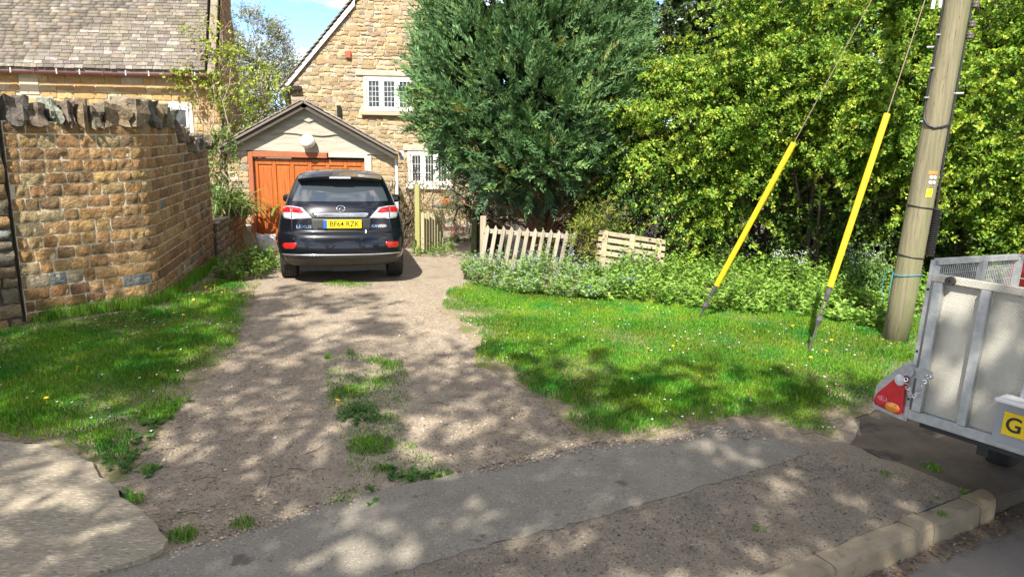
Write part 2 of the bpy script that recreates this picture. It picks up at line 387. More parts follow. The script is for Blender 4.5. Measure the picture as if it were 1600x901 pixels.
def stone_mesh(path, s0, s1, z0, z1, out, rough, r, nu=5, nv=4, depth=.05, slope=0.0, batter=0.0, wob=.007, base=.012):
    """one face stone following the wall path, pillowed, edges a little ragged; returns V, F"""
    V = []; sd = r.uniform(0, 50); Lw, Hh = s1 - s0, z1 - z0
    cj = [[r.uniform(-wob, wob), r.uniform(-wob, wob)] for _ in range(4)]
    for j in range(nv):
        v = j / (nv - 1)
        for i in range(nu):
            u = i / (nu - 1)
            cu = (1 - u) * (1 - v) * cj[0][0] + u * (1 - v) * cj[1][0] + u * v * cj[2][0] + (1 - u) * v * cj[3][0]
            cv = (1 - u) * (1 - v) * cj[0][1] + u * (1 - v) * cj[1][1] + u * v * cj[2][1] + (1 - u) * v * cj[3][1]
            uu = u * 2 - 1; vv = v * 2 - 1
            ru = 1 - .006 * abs(vv) ** 6 / max(Lw, .08); rv = 1 - .005 * abs(uu) ** 6 / max(Hh, .06)
            s = (s0 + s1) / 2 + uu * ru * Lw / 2 + cu; z = (z0 + z1) / 2 + vv * rv * Hh / 2 + cv
            if 0 < i < nu - 1: z += wob * .7 * sn(s * 6, z * 6, sd, 2, 1) * abs(vv)
            if 0 < j < nv - 1: s += wob * .7 * sn(s * 6, z * 6, sd, 2, 2) * abs(uu)
            edge = (1 - abs(uu) ** 10) * (1 - abs(vv) ** 10)
            o = base + out * edge + rough * sn(s * 7, z * 7, sd, 1.6, 4) * (.35 + .65 * edge)
            q, _ = path.at(s); n = path.nrm(s); q = q + n * (o - batter * z)
            V.append((q.x, q.y, z + slope * s))
    Fc = [(j * nu + i, j * nu + i + 1, (j + 1) * nu + i + 1, (j + 1) * nu + i) for j in range(nv - 1) for i in range(nu - 1)]
    ring = [i for i in range(nu)] + [j * nu + nu - 1 for j in range(1, nv)] + [(nv - 1) * nu + i for i in range(nu - 2, -1, -1)] + [j * nu for j in range(nv - 2, 0, -1)]
    b = len(V); nrm = path.nrm((s0 + s1) / 2); m_ = len(ring)
    V += [V[k] for k in ring]
    for k in ring:
        x, y, z = V[k]; V.append((x - nrm.x * depth, y - nrm.y * depth, z))
    for k in range(m_): Fc.append((b + (k + 1) % m_, b + k, b + m_ + k, b + m_ + (k + 1) % m_))
    return V, Fc
def rock(w_, d_, h_, r, seg=3, am=.12):
    """an irregular block, base centre at the origin"""
    V = []; idx = {}; Fc = []; sd = r.uniform(0, 90)
    def vid(i, j, k):
        if (i, j, k) not in idx:
            p = Vector((2 * i / seg - 1, 2 * j / seg - 1, 2 * k / seg - 1)); q = p * (.90 + .12 / max(p.length, .01)) 
            s = 1 + am * sn(p.x, p.y, p.z + sd, .9, 2)
            idx[(i, j, k)] = len(V); V.append(Vector((q.x * w_ / 2 * s, q.y * d_ / 2 * s, (q.z * s + 1) * h_ / 2)))
        return idx[(i, j, k)]
    for a in range(3):
        for sd_ in (0, seg):
            for i in range(seg):
                for j in range(seg):
                    q = []
                    for di, dj in ((0, 0), (1, 0), (1, 1), (0, 1)):
                        k = [0, 0, 0]; k[a] = sd_; k[(a + 1) % 3] = i + di; k[(a + 2) % 3] = j + dj; q.append(vid(*k))
                    Fc.append(tuple(q if sd_ else q[::-1]))
    return V, Fc

m_iron = mat('ironstone', (1, 1, 1), (.66, .62, .58), scale=14, detail=8, rough=.93, bump=1, bscale=26, bdist=.04, objcol=True,
             spots=[((.50, .44, .40), 24, .60, .1), ((1.35, 1.3, 1.2), 60, .66, .08)])
m_mort = mat('lime_mortar', (.60, .52, .37), (.46, .39, .27), scale=9, rough=.97, bump=.8, bscale=70, bdist=.01)
m_darkm = mat('dark_joint', (.10, .08, .055), (.06, .05, .04), scale=9, rough=1)
m_cope = mat('coping_stone', (1, 1, 1), (.55, .52, .48), scale=10, detail=8, rough=.95, bump=1, bscale=28, bdist=.035, objcol=True,
             spots=[((1.9, 1.9, 1.75), 16, .66, .05), ((.45, .42, .38), 7, .58, .12), ((1.6, 1.15, .45), 13, .72, .05)])
m_hstone = mat('house_stone', (1, 1, 1), (.80, .76, .72), scale=7, detail=8, rough=.95, bump=.9, bscale=22, bdist=.03, objcol=True,
               spots=[((.66, .62, .58), 11, .62, .1)])
m_hstone_a = mat('house_stone_far', (1, 1, 1), (.80, .76, .72), scale=7, detail=8, rough=.95, bump=.9, bscale=22, bdist=.03, attr=True)
def pick(r, table):
    t = r.random() * sum(w_ for w_, _ in table)
    for w_, c in table:
        t -= w_
        if t <= 0: break
    g = r.uniform(.85, 1.14); return (c[0] * g * r.uniform(.95, 1.05), c[1] * g, c[2] * g * r.uniform(.9, 1.08))
IRON = [(5, (.34, .205, .085)), (3, (.42, .275, .12)), (2, (.23, .145, .07)), (1.2, (.35, .27, .14))]
IRONG = [(5, (.31, .175, .075)), (2, (.40, .25, .11)), (2, (.23, .13, .065)), (1.6, (.17, .19, .18)), (.6, (.33, .29, .19))]
OLD = [(4, (.25, .19, .11)), (3, (.20, .165, .115)), (2, (.33, .22, .10)), (1, (.30, .30, .25))]
HOUSE = [(5, (.43, .33, .195)), (4, (.49, .395, .255)), (2.5, (.37, .27, .155)), (2, (.47, .41, .31)), (1, (.32, .26, .185))]
HOUSE2 = [(5, (.48, .31, .135)), (3, (.54, .385, .19)), (2, (.41, .255, .11)), (1.5, (.53, .43, .27))]

def courses(path, z0, z1, ch, sw, r, joint=.012, top=None, slope=0.0):
    """yield (s0, s1, za, zb, course) for coursed stonework"""
    z = z0; c = 0
    while z < z1 - .03:
        h = r.uniform(*ch); h = min(h, z1 - z)
        if z1 - z - h < .05: h = z1 - z
        s = r.uniform(-.15, 0)
        while s < path.len - .02:
            wd = r.uniform(*sw); wd *= 1.5 if r.random() < .13 else 1
            e = s + wd
            if path.len - e < .09: e = path.len
            a = max(s, 0)
            if e - a > .05 and (top is None or z + h <= top((a + e) / 2) + .02): yield a + joint / 2, min(e, path.len) - joint / 2, z + joint / 2, z + h - joint / 2, c
            s = e
        z += h; c += 1

# ---------------- garden wall with a rounded corner, next to the drive
W0, W1, W2 = G(45, 505), None, None
W0 = Vector((-5.25, 7.42)); W1 = Vector((-4.36, 8.50)); W2 = Vector((-5.16, 12.1))
gpath = Path([W0, W1, W2], rnd=.20)
gl = (W1 - W0).length
gw = thing('garden_wall', 'curved brown ironstone wall with pale mortar joints beside the gravel drive', 'wall', (W1.x, W1.y, 0))
org = (W1.x, W1.y, 0)
r = random.Random(5)
def gtop(s): return 2.14 if s < gl + 1.55 else (1.93 if s < gl + 2.1 else 1.80)
nst = 0
for s0, s1, z0, z1, c in courses(gpath, -.16, 2.14, (.122, .146), (.13, .27), r, .016, gtop, 0):
    col = pick(r, IRONG if z0 < .40 or r.random() < .06 else IRON)
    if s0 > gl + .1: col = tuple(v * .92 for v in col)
    V, Fc = stone_mesh(gpath, s0, s1, z0, z1, .008, .011, r, 8, 5, wob=.0045)
    mk('stone', V, Fc, m_iron, gw, org, smooth=True, color=col); nst += 1
def core(name, path, z0, topf, back, m, parent, org, off=.003, step=.12):
    n = max(2, int(path.len / step)); V = []
    for i in range(n + 1):
        s = path.len * i / n; q, _ = path.at(s); nn = path.nrm(s); a = q + nn * off; b = q - nn * back; zt = topf(s)
        V += [(a.x, a.y, z0), (a.x, a.y, zt), (b.x, b.y, zt), (b.x, b.y, z0)]
    Fc = []
    for i in range(n):
        for k in range(3): Fc.append((i * 4 + k, (i + 1) * 4 + k, (i + 1) * 4 + k + 1, i * 4 + k + 1)[::1])
    Fc += [(0, 1, 2, 3), (n * 4 + 3, n * 4 + 2, n * 4 + 1, n * 4)]
    return mk(name, V, Fc, m, parent, org)
core('mortar_bed', gpath, -.35, lambda s: gtop(s) + .004, .36, m_mort, gw, org, off=.005)
# upright coping stones, ragged, the far end broken away
s = .02; i = 0
while s < gpath.len - .05:
    first = s < .9
    wd = r.choice([.10, .16, .2, .12, .17]) if first else r.uniform(.16, .34)
    hh = r.uniform(.21, .28) if first else r.uniform(.19, .29)
    if s > gl + 1.5: hh = r.uniform(.12, .24); wd = r.uniform(.14, .22)
    if gl - .25 < s < gl + .5: hh = r.uniform(.29, .36); wd = r.uniform(.3, .4)
    V, Fc = rock(wd * .93, .40, hh, r, 4, .20)
    q, d = gpath.at(s + wd / 2); n = gpath.nrm(s + wd / 2); q = q - n * .15; ang = math.atan2(n.y, n.x) + math.pi / 2
    Mx = Matrix.Translation((q.x, q.y, gtop(s + wd / 2) - .03)) @ Matrix.Rotation(ang, 4, 'Z') @ Matrix.Rotation(r.uniform(-.16, .1), 4, 'Y') @ Matrix.Rotation(r.uniform(-.08, .08), 4, 'X')
    cc = pick(r, [(4, (.21, .17, .125)), (2, (.27, .21, .14)), (1.3, (.40, .41, .36)), (1, (.16, .145, .13))])
    mk('coping_stone', [Mx @ v for v in V], Fc, m_cope, gw, org, color=cc)
    s += wd + r.uniform(.0, .03); i += 1

# ---------------- older wall butting against it at the very left
op = Path([Vector((-6.35, 6.2)), Vector((-5.235, 7.35))])
ow = thing('old_wall', 'lichen covered old rubble wall end at the left picture edge beyond a dark open joint', 'wall', (-5.25, 7.3, 0))
org2 = (-5.25, 7.3, 0)
for s0, s1, z0, z1, c in courses(op, -.16, 2.2, (.10, .20), (.18, .36), r, .018):
    V, Fc = stone_mesh(op, s0, s1, z0, z1, .03, .018, r, 5, 4, wob=.014, depth=.08)
    mk('stone', V, Fc, m_cope, ow, org2, smooth=True, color=pick(r, OLD))
core('joint_fill', op, -.35, lambda s: 2.2, .42, m_darkm, ow, org2, off=-.012)
s = 0
while s < op.len - .1:
    wd = min(r.uniform(.25, .4), op.len - s + .06); V, Fc = rock(wd, .46, r.uniform(.38, .46), r, 4, .16); q, d = op.at(s + wd / 2); n = op.nrm(s); q = q - n * .16
    Mx = Matrix.Translation((q.x, q.y, 2.17)) @ Matrix.Rotation(math.atan2(d.y, d.x), 4, 'Z')
    mk('coping_stone', [Mx @ v for v in V], Fc, m_cope, ow, org2, color=pick(r, [(2, (.36, .36, .28)), (2, (.26, .21, .13))])); s += wd + .01

# ---------------- low mossy wall in front of the garage's left corner
lp = Path([Vector((-5.12, 12.15)), Vector((-5.66, 14.95))])
lw = thing('low_wall', 'low mossy rubble wall under strappy leaves left of the garage door', 'wall', (-5.3, 13.5, -.3))
for s0, s1, z0, z1, c in courses(lp, -.45, .52, (.10, .17), (.16, .34), r, .014):
    V, Fc = stone_mesh(lp, s0, s1, z0, z1, .03, .02, r, 4, 3, wob=.012)
    mk('stone', V, Fc, m_cope, lw, (-5.3, 13.5, -.3), smooth=True, color=pick(r, [(3, (.33, .25, .15)), (2, (.27, .22, .15)), (1, (.38, .34, .24))]))
core('rubble_core', lp, -.5, lambda s: .50, .4, m_darkm, lw, (-5.3, 13.5, -.3), off=-.01)
# ================================================================== BUILDINGS
m_white = mat('white_paint', (.80, .79, .76), (.72, .71, .67), scale=8, rough=.5)
m_glass = mat('window_glass', (.035, .042, .05), rough=.05, spec=.9)
m_lead = mat('lead_bar', (.62, .62, .60), rough=.5)
m_tile = mat('stone_slate', (1, 1, 1), (.72, .70, .68), scale=10, detail=8, rough=.95, bump=.9, bscale=40, bdist=.02, objcol=True,
             spots=[((1.75, 1.7, 1.62), 13, .60, .08), ((.55, .52, .5), 22, .63, .06), ((1.4, .95, .55), 9, .74, .04)])
m_tile_a = mat('stone_slate_far', (1, 1, 1), (.72, .70, .68), scale=10, rough=.95, bump=.9, bscale=40, bdist=.02, attr=True)
m_rooft = mat('roof_under', (.20, .165, .14), rough=.95)
m_gut = mat('gutter_paint', (.17, .06, .055), (.13, .05, .045), scale=9, rough=.55)
m_black = mat('black_plastic', (.02, .02, .02), rough=.45)
m_wooddk = mat('dark_timber', (.10, .08, .06), (.06, .05, .04), scale=7, rough=.9, stretch=(1, 1, 6))
TILEC = [(4, (.195, .168, .135)), (3, (.235, .203, .163)), (2, (.155, .132, .108)), (.9, (.31, .28, .23)), (.15, (.25, .185, .125))]

def window(parent, org, x0, x1, z0, z1, y, lights, rows=4, cols=3, fr=.065):
    """a casement window in a wall facing -y; the window is one part, its pieces sub-parts"""
    b = MB(); h = fr
    for xa, xb, za, zb in ((x0, x1, z1 - h, z1), (x0, x1, z0, z0 + h), (x0, x0 + h, z0 + h, z1 - h), (x1 - h, x1, z0 + h, z1 - h)):
        b.box(((xa + xb) / 2, y, (za + zb) / 2), (xb - xa, .09, zb - za))
    wn = b.build('window', m_white, parent, org)
    n = lights; wl = (x1 - x0 - 2 * h) / n
    for i in range(n):
        a = x0 + h + wl * i; e = a + wl; cf = .045
        if i: mk('mullion', *boxvf((a, y - .002, (z0 + z1) / 2), (.05, .094, z1 - z0 - 2 * h - .004)), m_white, wn, org)
        a2, e2, za, zb = a + .027, e - .027, z0 + h + .002, z1 - h - .002
        s = MB()
        for xa, xb, ya, yb in ((a2, e2, zb - cf, zb), (a2, e2, za, za + cf), (a2, a2 + cf, za + cf, zb - cf), (e2 - cf, e2, za + cf, zb - cf)):
            s.box(((xa + xb) / 2, y - .018, (ya + yb) / 2), (xb - xa, .05, yb - ya))
        sa = s.build('sash', m_white, wn, org)
        px0, px1, pz0, pz1 = a2 + cf, e2 - cf, za + cf, zb - cf
        pw, ph = (px1 - px0) / cols, (pz1 - pz0) / rows
        for c_ in range(cols):
            for q in range(rows):
                t = [RN.uniform(-.004, .004) for _ in range(4)]
                xa, xb, zc, zd = px0 + pw * c_ + .006, px0 + pw * (c_ + 1) - .006, pz0 + ph * q + .006, pz0 + ph * (q + 1) - .006
                mk('pane', [(xa, y - .012 + t[0], zc), (xb, y - .012 + t[1], zc), (xb, y - .012 + t[2], zd), (xa, y - .012 + t[3], zd)], [(0, 1, 2, 3)], m_glass, wn, org)
        l = MB()
        for c_ in range(1, cols): l.box((px0 + pw * c_, y - .014, (pz0 + pz1) / 2), (.013, .02, pz1 - pz0))
        for q in range(1, rows): l.box(((px0 + px1) / 2, y - .0165, pz0 + ph * q), (px1 - px0, .016, .012))
        l.build('glazing_bars', m_lead, wn, org)
    return wn
def boxvf(c, d, M=None, bev=0):
    b = MB().box(c, d, M, bev); return b.V, b.F
def slate_rows(parent, org, A, ux, uy, wid, length, gauge, sw, r, keep=300, th=.018, cols=TILEC, lab='slate'):
    """slates on a roof plane: A eave corner, ux along the eave, uy up the slope; shows each slate as its own piece"""
    nz = ux.cross(uy).normalized(); items = []; k = 0; t = -.03
    while t < length:
        g = gauge * (1.0 - .25 * t / length); s = r.uniform(-.25, 0)
        while s < wid:
            w_ = r.uniform(*sw); e = min(s + w_, wid); a = max(s, 0)
            if e - a > .04:
                up = min(g * 1.55, length - t + .02); tw = r.uniform(-.015, .015); lift = th * r.uniform(.9, 1.5); j = [r.uniform(-.012, .012) for _ in range(2)]
                q = []
                for (u_, v_, hgt) in ((a + .004, t + j[0], lift), (e - .004, t + j[1], lift), (e - .004, t + up, .004), (a + .004, t + up, .004)):
                    p = A + ux * u_ + uy * v_ + nz * (hgt + .012); q.append(p + nz * th); 
                    q.append(p)
                V = [q[1], q[3], q[5], q[7], q[0], q[2], q[4], q[6]]
                items.append((V, pick(r, cols)))
            s = e
        t += g; k += 1
    Fb = [(0, 3, 2, 1), (4, 5, 6, 7), (0, 1, 5, 4), (1, 2, 6, 5), (2, 3, 7, 6), (3, 0, 4, 7)]
    def size(it):
        c = sum((Vector(v) for v in it[0]), Vector()) / 8; x, y = pix(c)
        return (0 if -20 < x < 1620 and -25 < y < 921 else -1000) - (c - Vector((0, 0, EYE))).length
    items.sort(key=size, reverse=True); near, rest = items[:keep], items[keep:]
    for V, c in near: mk(lab, V, Fb, m_tile, parent, org, color=c)
    if rest:
        VV = [v for V, c in rest for v in V]; FF = [tuple(i + 8 * k for i in f) for k in range(len(rest)) for f in Fb]
        cc = np.repeat(np.array([c for V, c in rest]), 8, axis=0)
        fast(lab, [tuple(v) for v in VV], FF, m_tile_a, parent, org, col=cc, kind='stuff')

# ---------------- cottage with the big slate roof, left
r = random.Random(21)
LY = 15.6; CL = P(-60, 112, LY); CR = P(336, 112, LY)
hz = .5 * (CL.z + CR.z); ex = Vector((CR.x - CL.x, 0, 0)).normalized(); gd = Vector((-.285, .958, 0)).normalized()
xL, xR = CL.x - 1.5, CR.x - .02
lh = thing('slate_cottage', 'stone cottage with a large lichen spotted slate roof behind the garden wall', 'house', (xR, LY + .2, -.38)); lo = (xR, LY + .2, -.38)
hp = Path([Vector((xL, LY + .22)), Vector((xR, LY + .22))])
depth = 6.0
hole = (P(262, 165, LY + .2).x, P(300, 165, LY + .2).x, P(280, 198, LY + .2).z, P(280, 163, LY + .2).z)
vent = (P(28, 124, LY + .2).x, P(60, 124, LY + .2).x, P(28, 148, LY + .2).z, P(28, 121, LY + .2).z)
for s0, s1, z0, z1, c in courses(hp, .95, hz + .02, (.145, .18), (.26, .52), r, .02):
    xa, xb = xL + s0, xL + s1
    if any(xa < h[1] and xb > h[0] and z0 < h[3] and z1 > h[2] for h in (hole, vent)):
        h = hole if xb > hole[0] and xa < hole[1] else vent
        if xa < h[0] - .08: s1 = h[0] - xL - .012
        elif xb > h[1] + .08: s0 = h[1] - xL + .012
        else: continue
    V, Fc = stone_mesh(hp, s0, s1, z0, z1, .012, .006, r, 4, 3); mk('stone', V, Fc, m_hstone, lh, lo, smooth=True, color=pick(r, HOUSE2))
b = MB()
Wc = [Vector((xL, LY + .226, -.6)), Vector((xR - .004, LY + .226, -.6))]
ridge_h = hz + depth / 2 * 1.12
# core walls: front, gable (slanting away), back
gB = Vector((xR - .004, LY + .226, 0)) + gd * depth; gM = Vector((xR - .004, LY + .226, 0)) + gd * depth / 2
V = [(xL, LY + .226, -.6), (xR - .004, LY + .226, -.6), (xR - .004, LY + .226, hz), (xL, LY + .226, hz), (gB.x, gB.y, -.6), (gB.x, gB.y, hz), (gM.x, gM.y, ridge_h - .05), (xL, gB.y, -.6), (xL, gB.y, hz)]
mk('wall_core', V, [(0, 1, 2, 3), (1, 4, 5, 6, 2), (4, 7, 8, 5)], m_mort, lh, lo)
# gable stones, coloured darker to paint in the shade of this end
gp = Path([Vector((xR, LY + .226)), Vector((gB.x, gB.y))])
def gable_top(s): return hz + min(s, depth - s) * 1.12 * .985
for s0, s1, z0, z1, c in courses(gp, 1.6, ridge_h - .1, (.17, .22), (.4, .7), r, .02, lambda s: gable_top(s) - .08):
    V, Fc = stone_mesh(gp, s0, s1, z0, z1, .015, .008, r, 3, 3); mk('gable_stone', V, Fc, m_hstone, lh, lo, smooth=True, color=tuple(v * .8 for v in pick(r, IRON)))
# parapet coping along the gable
pm = mat('parapet_stone', (.30, .24, .18), (.20, .165, .13), scale=6, bump=.8, bscale=20, rough=.95)
A = Vector((xR - .10, LY + .1, hz - .08)); Bm = Vector((gM.x - .1, gM.y, ridge_h + .1)); Bb = Vector((gB.x - .1, gB.y + .1, hz - .08))
for (a, e) in ((A, Bm), (Bb, Bm)):
    n = 9
    for i in range(n):
        p, q = a.lerp(e, (i + .01) / n), a.lerp(e, (i + .99) / n); d = (q - p)
        side = Vector((.07, .02, 0)); up = side.cross(d).normalized(); up = up if up.z > 0 else -up
        V = [p - side, p + side, q + side, q - side]; V += [v + up * .13 for v in V]
        mk('coping_slab', V, [(0, 3, 2, 1), (4, 5, 6, 7), (0, 1, 5, 4), (1, 2, 6, 5), (2, 3, 7, 6), (3, 0, 4, 7)], pm, lh, lo)
# roof plane
eA = Vector((xL - .2, LY + .0, hz + .06)); slope = Vector((gd.x, gd.y, 1.12)).normalized(); Ls = depth / 2 * math.sqrt(1 + 1.12 ** 2) + .2
wid = xR - .18 - eA.x
mk('roof', [eA, eA + ex * wid, eA + ex * wid + slope * Ls, eA + slope * Ls, eA + Vector((0, .0, -.07)), eA + ex * wid + Vector((0, 0, -.07))], [(0, 1, 2, 3), (4, 5, 1, 0)], m_rooft, lh, lo)
bs = Vector((gd.x, gd.y, -1.12)).normalized(); top = eA + slope * Ls
mk('rear_roof', [top, top + ex * wid, top + ex * wid + bs * Ls, top + bs * Ls], [(3, 2, 1, 0)], m_rooft, lh, lo)
slate_rows(lh, lo, eA, ex, slope, wid, Ls, .108, (.13, .29), r, 300)
# gutter with its brackets
g0, g1 = Vector((xL, LY - .10, hz + .0)), Vector((xR - .1, LY - .10, hz - .03)); b = MB(); n = 12; pr_ = [(math.cos(a) * .06, -math.sin(a) * .06) for a in [math.pi * k / 8 for k in range(9)]]
V = []; 
for e in (g0, g1):
    for y_, z_ in pr_: V.append((e.x, e.y - y_, e.z + z_))
    for y_, z_ in pr_[::-1]: V.append((e.x, e.y - y_ * .88, e.z + z_ * .88))
k = 18; mk('gutter', V, [(i, (i + 1) % k, k + (i + 1) % k, k + i) for i in range(k)] + [tuple(range(k)), tuple(range(k, 2 * k))[::-1]], m_gut, lh, lo)
for i in range(14):
    q = g0.lerp(g1, (i + .5) / 14); mk('gutter_bracket', *boxvf((q.x, q.y - .064, q.z + .0), (.02, .012, .10)), m_white if i % 3 else m_gut, lh, lo)
cream = mat('cream_block', (.62, .53, .36), (.55, .46, .30), scale=5, rough=.9)
mk('blocked_opening', *boxvf(((vent[0] + vent[1]) / 2, LY + .215, (vent[2] + vent[3]) / 2), (vent[1] - vent[0] - .03, .03, vent[3] - vent[2] - .03)), cream, lh, lo)
window(lh, lo, hole[0], hole[1], hole[2] - .5, hole[3], LY + .23, 1, 2, 1, fr=.07)

# ---------------- main house: gable of pale rubble stone
HY = 20.4; r = random.Random(33)
eL = P(447, 135, HY); y0L = P(556, 0, HY); slope_h = (y0L.z - eL.z) / (y0L.x - eL.x)
xa = P(607, 0, HY).x; ztop = eL.z + (xa - eL.x) * slope_h; xe = 2 * xa - eL.x
mh = thing('gabled_house', 'pale honey rubble stone house with steep gable and white leaded windows behind the garage', 'house', (xa, HY, -.4)); mo = (xa, HY, -.4)
wins = []
u = (P(568, 120, HY).x, P(648, 120, HY).x, P(570, 173, HY).z, P(570, 120, HY).z)
lwn = (P(637, 237, HY).x, P(705, 237, HY).x, P(660, 289, HY).z, P(660, 237, HY).z)
wins = [u, lwn]
mp2 = Path([Vector((eL.x + .06, HY)), Vector((xe, HY))])
def mtop(x): return eL.z + (min(x - eL.x, xe - x)) * slope_h - .05
near = []; far = []
lint = (u[0] - .22, u[1] + .1, u[3] + .03, u[3] + .17); sill = (u[0] - .08, u[1] + .08, u[2] - .12, u[2] - .02)
lint2 = (lwn[0] - .12, lwn[1] + .15, lwn[3] + .02, lwn[3] + .14); sill2 = (lwn[0] - .08, lwn[1] + .08, lwn[2] - .11, lwn[2] - .02)
z = -.5
while z < ztop - .1:
    h = r.uniform(.085, .145); s = eL.x + .06 + r.uniform(-.2, 0)
    while s < xe:
        wd = r.uniform(.13, .32) * (1.4 if r.random() < .1 else 1); a, e = max(s, eL.x + .06), min(s + wd, xe); s += wd
        za, zb = z + r.uniform(-.02, .02), z + h + r.uniform(-.02, .02)
        if zb > mtop(a) or zb > mtop(e):
            c_ = False
            if zb > mtop((a + e) / 2) + .1: continue
            if a < xa: a = max(a, eL.x + (zb + .05 - eL.z) / slope_h)
            else: e = min(e, xe - (zb + .05 - eL.z) / slope_h)
        bad = False
        for hh in (u, lwn, lint, sill, lint2, sill2):
            if a < hh[1] and e > hh[0] and za < hh[3] and zb > hh[2]:
                if a < hh[0] - .1: e = hh[0] - .012
                elif e > hh[1] + .1: a = hh[1] + .012
                else: bad = True
        if bad or e - a < .07: continue
        x_, y_ = pix(((a + e) / 2, HY, (za + zb) / 2))
        vis = 430 < x_ < 735 and -12 < y_ < 350 and not (y_ > 160 + abs(x_ - 480) * .5 and x_ < 622)
        V, Fc = stone_mesh(mp2, a - (eL.x + .06) + .008, e - (eL.x + .06) - .008, za + .007, zb - .007, .012, .014, r, 4, 3, wob=.018, base=.010)
        (near if vis else far).append((V, Fc, pick(r, HOUSE)))
    z += h
near.sort(key=lambda t: -len(t[0]))
for V, Fc, c in near[:300]: mk('stone', V, Fc, m_hstone, mh, mo, smooth=True, color=c)
far += near[300:]
VV, FF, CC = [], [], []
for V, Fc, c in far:
    b0 = len(VV); VV += V; FF += [tuple(i + b0 for i in f) for f in Fc]; CC += [c] * len(V)
fast('stone', VV, FF, m_hstone_a, mh, mo, col=np.array(CC), smooth=True, kind='stuff')
hy = HY + .012
mk('wall_core', [(eL.x + .06, hy, -.6), (xe, hy, -.6), (xe, hy, eL.z), (xa, hy, ztop - .06), (eL.x + .06, hy, eL.z), (eL.x + .06, HY + 8, -.6), (eL.x + .06, HY + 8, eL.z), (xe, HY + 8, -.6), (xe, HY + 8, eL.z)],
   [(0, 1, 2, 3, 4), (5, 0, 4, 6), (1, 7, 8, 2)], mat('house_mortar', (.56, .47, .32), (.45, .36, .23), scale=6, bump=.6, bscale=40, rough=.97), mh, mo)
def slab(name, h, y, dpt, m): return mk(name, *boxvf(((h[0] + h[1]) / 2, y, (h[2] + h[3]) / 2), (h[1] - h[0], dpt, h[3] - h[2]), bev=.01), m, mh, mo)
m_pale = mat('pale_lintel', (.50, .45, .36), (.40, .35, .27), scale=9, bump=.6, bscale=30, rough=.9)
slab('lintel', lint, HY, .08, m_pale); slab('sill', sill, HY - .05, .16, mat('sill_stone', (.45, .36, .25), rough=.9)); slab('lintel', lint2, HY, .08, m_pale); slab('sill', sill2, HY - .05, .16, m_white)
window(mh, mo, u[0], u[1], u[2], u[3], HY + .02, 3, 5, 3)
window(mh, mo, lwn[0], lwn[1], lwn[2], lwn[3], HY + .02, 3, 3, 3)
# roof with stepped verge tiles
for sgn, ed in ((-1, eL.x - .12), (1, xe + .12)):
    za = ztop - abs(ed - xa) * slope_h + .05; mk('roof', [(ed, HY - .08, za), (xa, HY - .08, ztop + .05), (xa, HY + 8, ztop + .05), (ed, HY + 8, za), (ed, HY - .08, za - .09), (xa, HY - .08, ztop - .05), (xa, HY + 8, ztop - .05), (ed, HY + 8, za - .09)],
      [(0, 1, 2, 3)[::sgn], (4, 7, 6, 5)[::sgn], (0, 4, 5, 1)[::sgn], (0, 3, 7, 4)[::sgn]], m_rooft, mh, mo)
    n = 30
    for i in range(n):
        t0, t1 = i / n, (i + 1.25) / n; p0 = Vector((ed, 0, za)).lerp(Vector((xa, 0, ztop + .05)), t0); p1 = Vector((ed, 0, za)).lerp(Vector((xa, 0, ztop + .05)), min(t1, 1.0))
        nn = Vector((-(p1.z - p0.z), 0, p1.x - p0.x)).normalized(); nn = nn if nn.z > 0 else -nn
        V = []
        for y_ in (HY - .14 - r.uniform(0, .02), HY + .25):
            for p, o in ((p0, .05), (p1, .012)):
                for k in (0, .025):
                    q = p + nn * (o + k); V.append((q.x, y_, q.z))
        mk('verge_tile', V, [(0, 1, 3, 2), (4, 6, 7, 5), (0, 4, 5, 1), (2, 3, 7, 6), (1, 5, 7, 3), (0, 2, 6, 4)], m_tile, mh, mo, color=pick(r, TILEC))
bb = MB(); p0, p1 = Vector((eL.x - .1, HY - .10, eL.z - .03)), Vector((xa - .9, HY - .10, eL.z + (xa - .9 - eL.x + .1) * slope_h - .1))
V = [p0, p1, p1 + Vector((0, 0, -.16)), p0 + Vector((.0, 0, -.17))]; V += [v + Vector((0, .03, 0)) for v in V]
mk('bargeboard', V, [(0, 3, 2, 1), (4, 5, 6, 7), (0, 1, 5, 4), (3, 7, 6, 2), (0, 4, 7, 3), (1, 2, 6, 5)], m_white, mh, mo)
q = P(545, 86, HY); mk('alarm_box', *boxvf((q.x, HY - .06, q.z), (.15, .09, .19), bev=.015), mat('alarm_red', (.42, .09, .05), rough=.6), mh, mo)
q = P(531, 172, HY); mk('vent_pipe', *[*(lambda b: (b.V, b.F))(MB().tube([(q.x, HY - .10, q.z - .3), (q.x, HY - .10, q.z + .12)], .055, 10))], m_black, mh, mo)
b = MB(); q = P(456, 137, HY - .2); b.box((q.x, HY - .1, q.z), (.44, .16, .10)); b.tube([(q.x - .16, HY - .14, q.z), (q.x - .16, HY - .14, q.z - 1.2)], .05, 8); b.build('gutter', m_black, mh, mo)
m_pink = mat('chimney_brick', (.48, .33, .25), (.38, .24, .17), scale=6, bump=.5, rough=.95); q = P(705, 8, HY + 2)
mk('chimney', *boxvf((q.x, HY + 2.0, q.z + .6), (1.5, .9, 6.2)), m_pink, mh, mo)

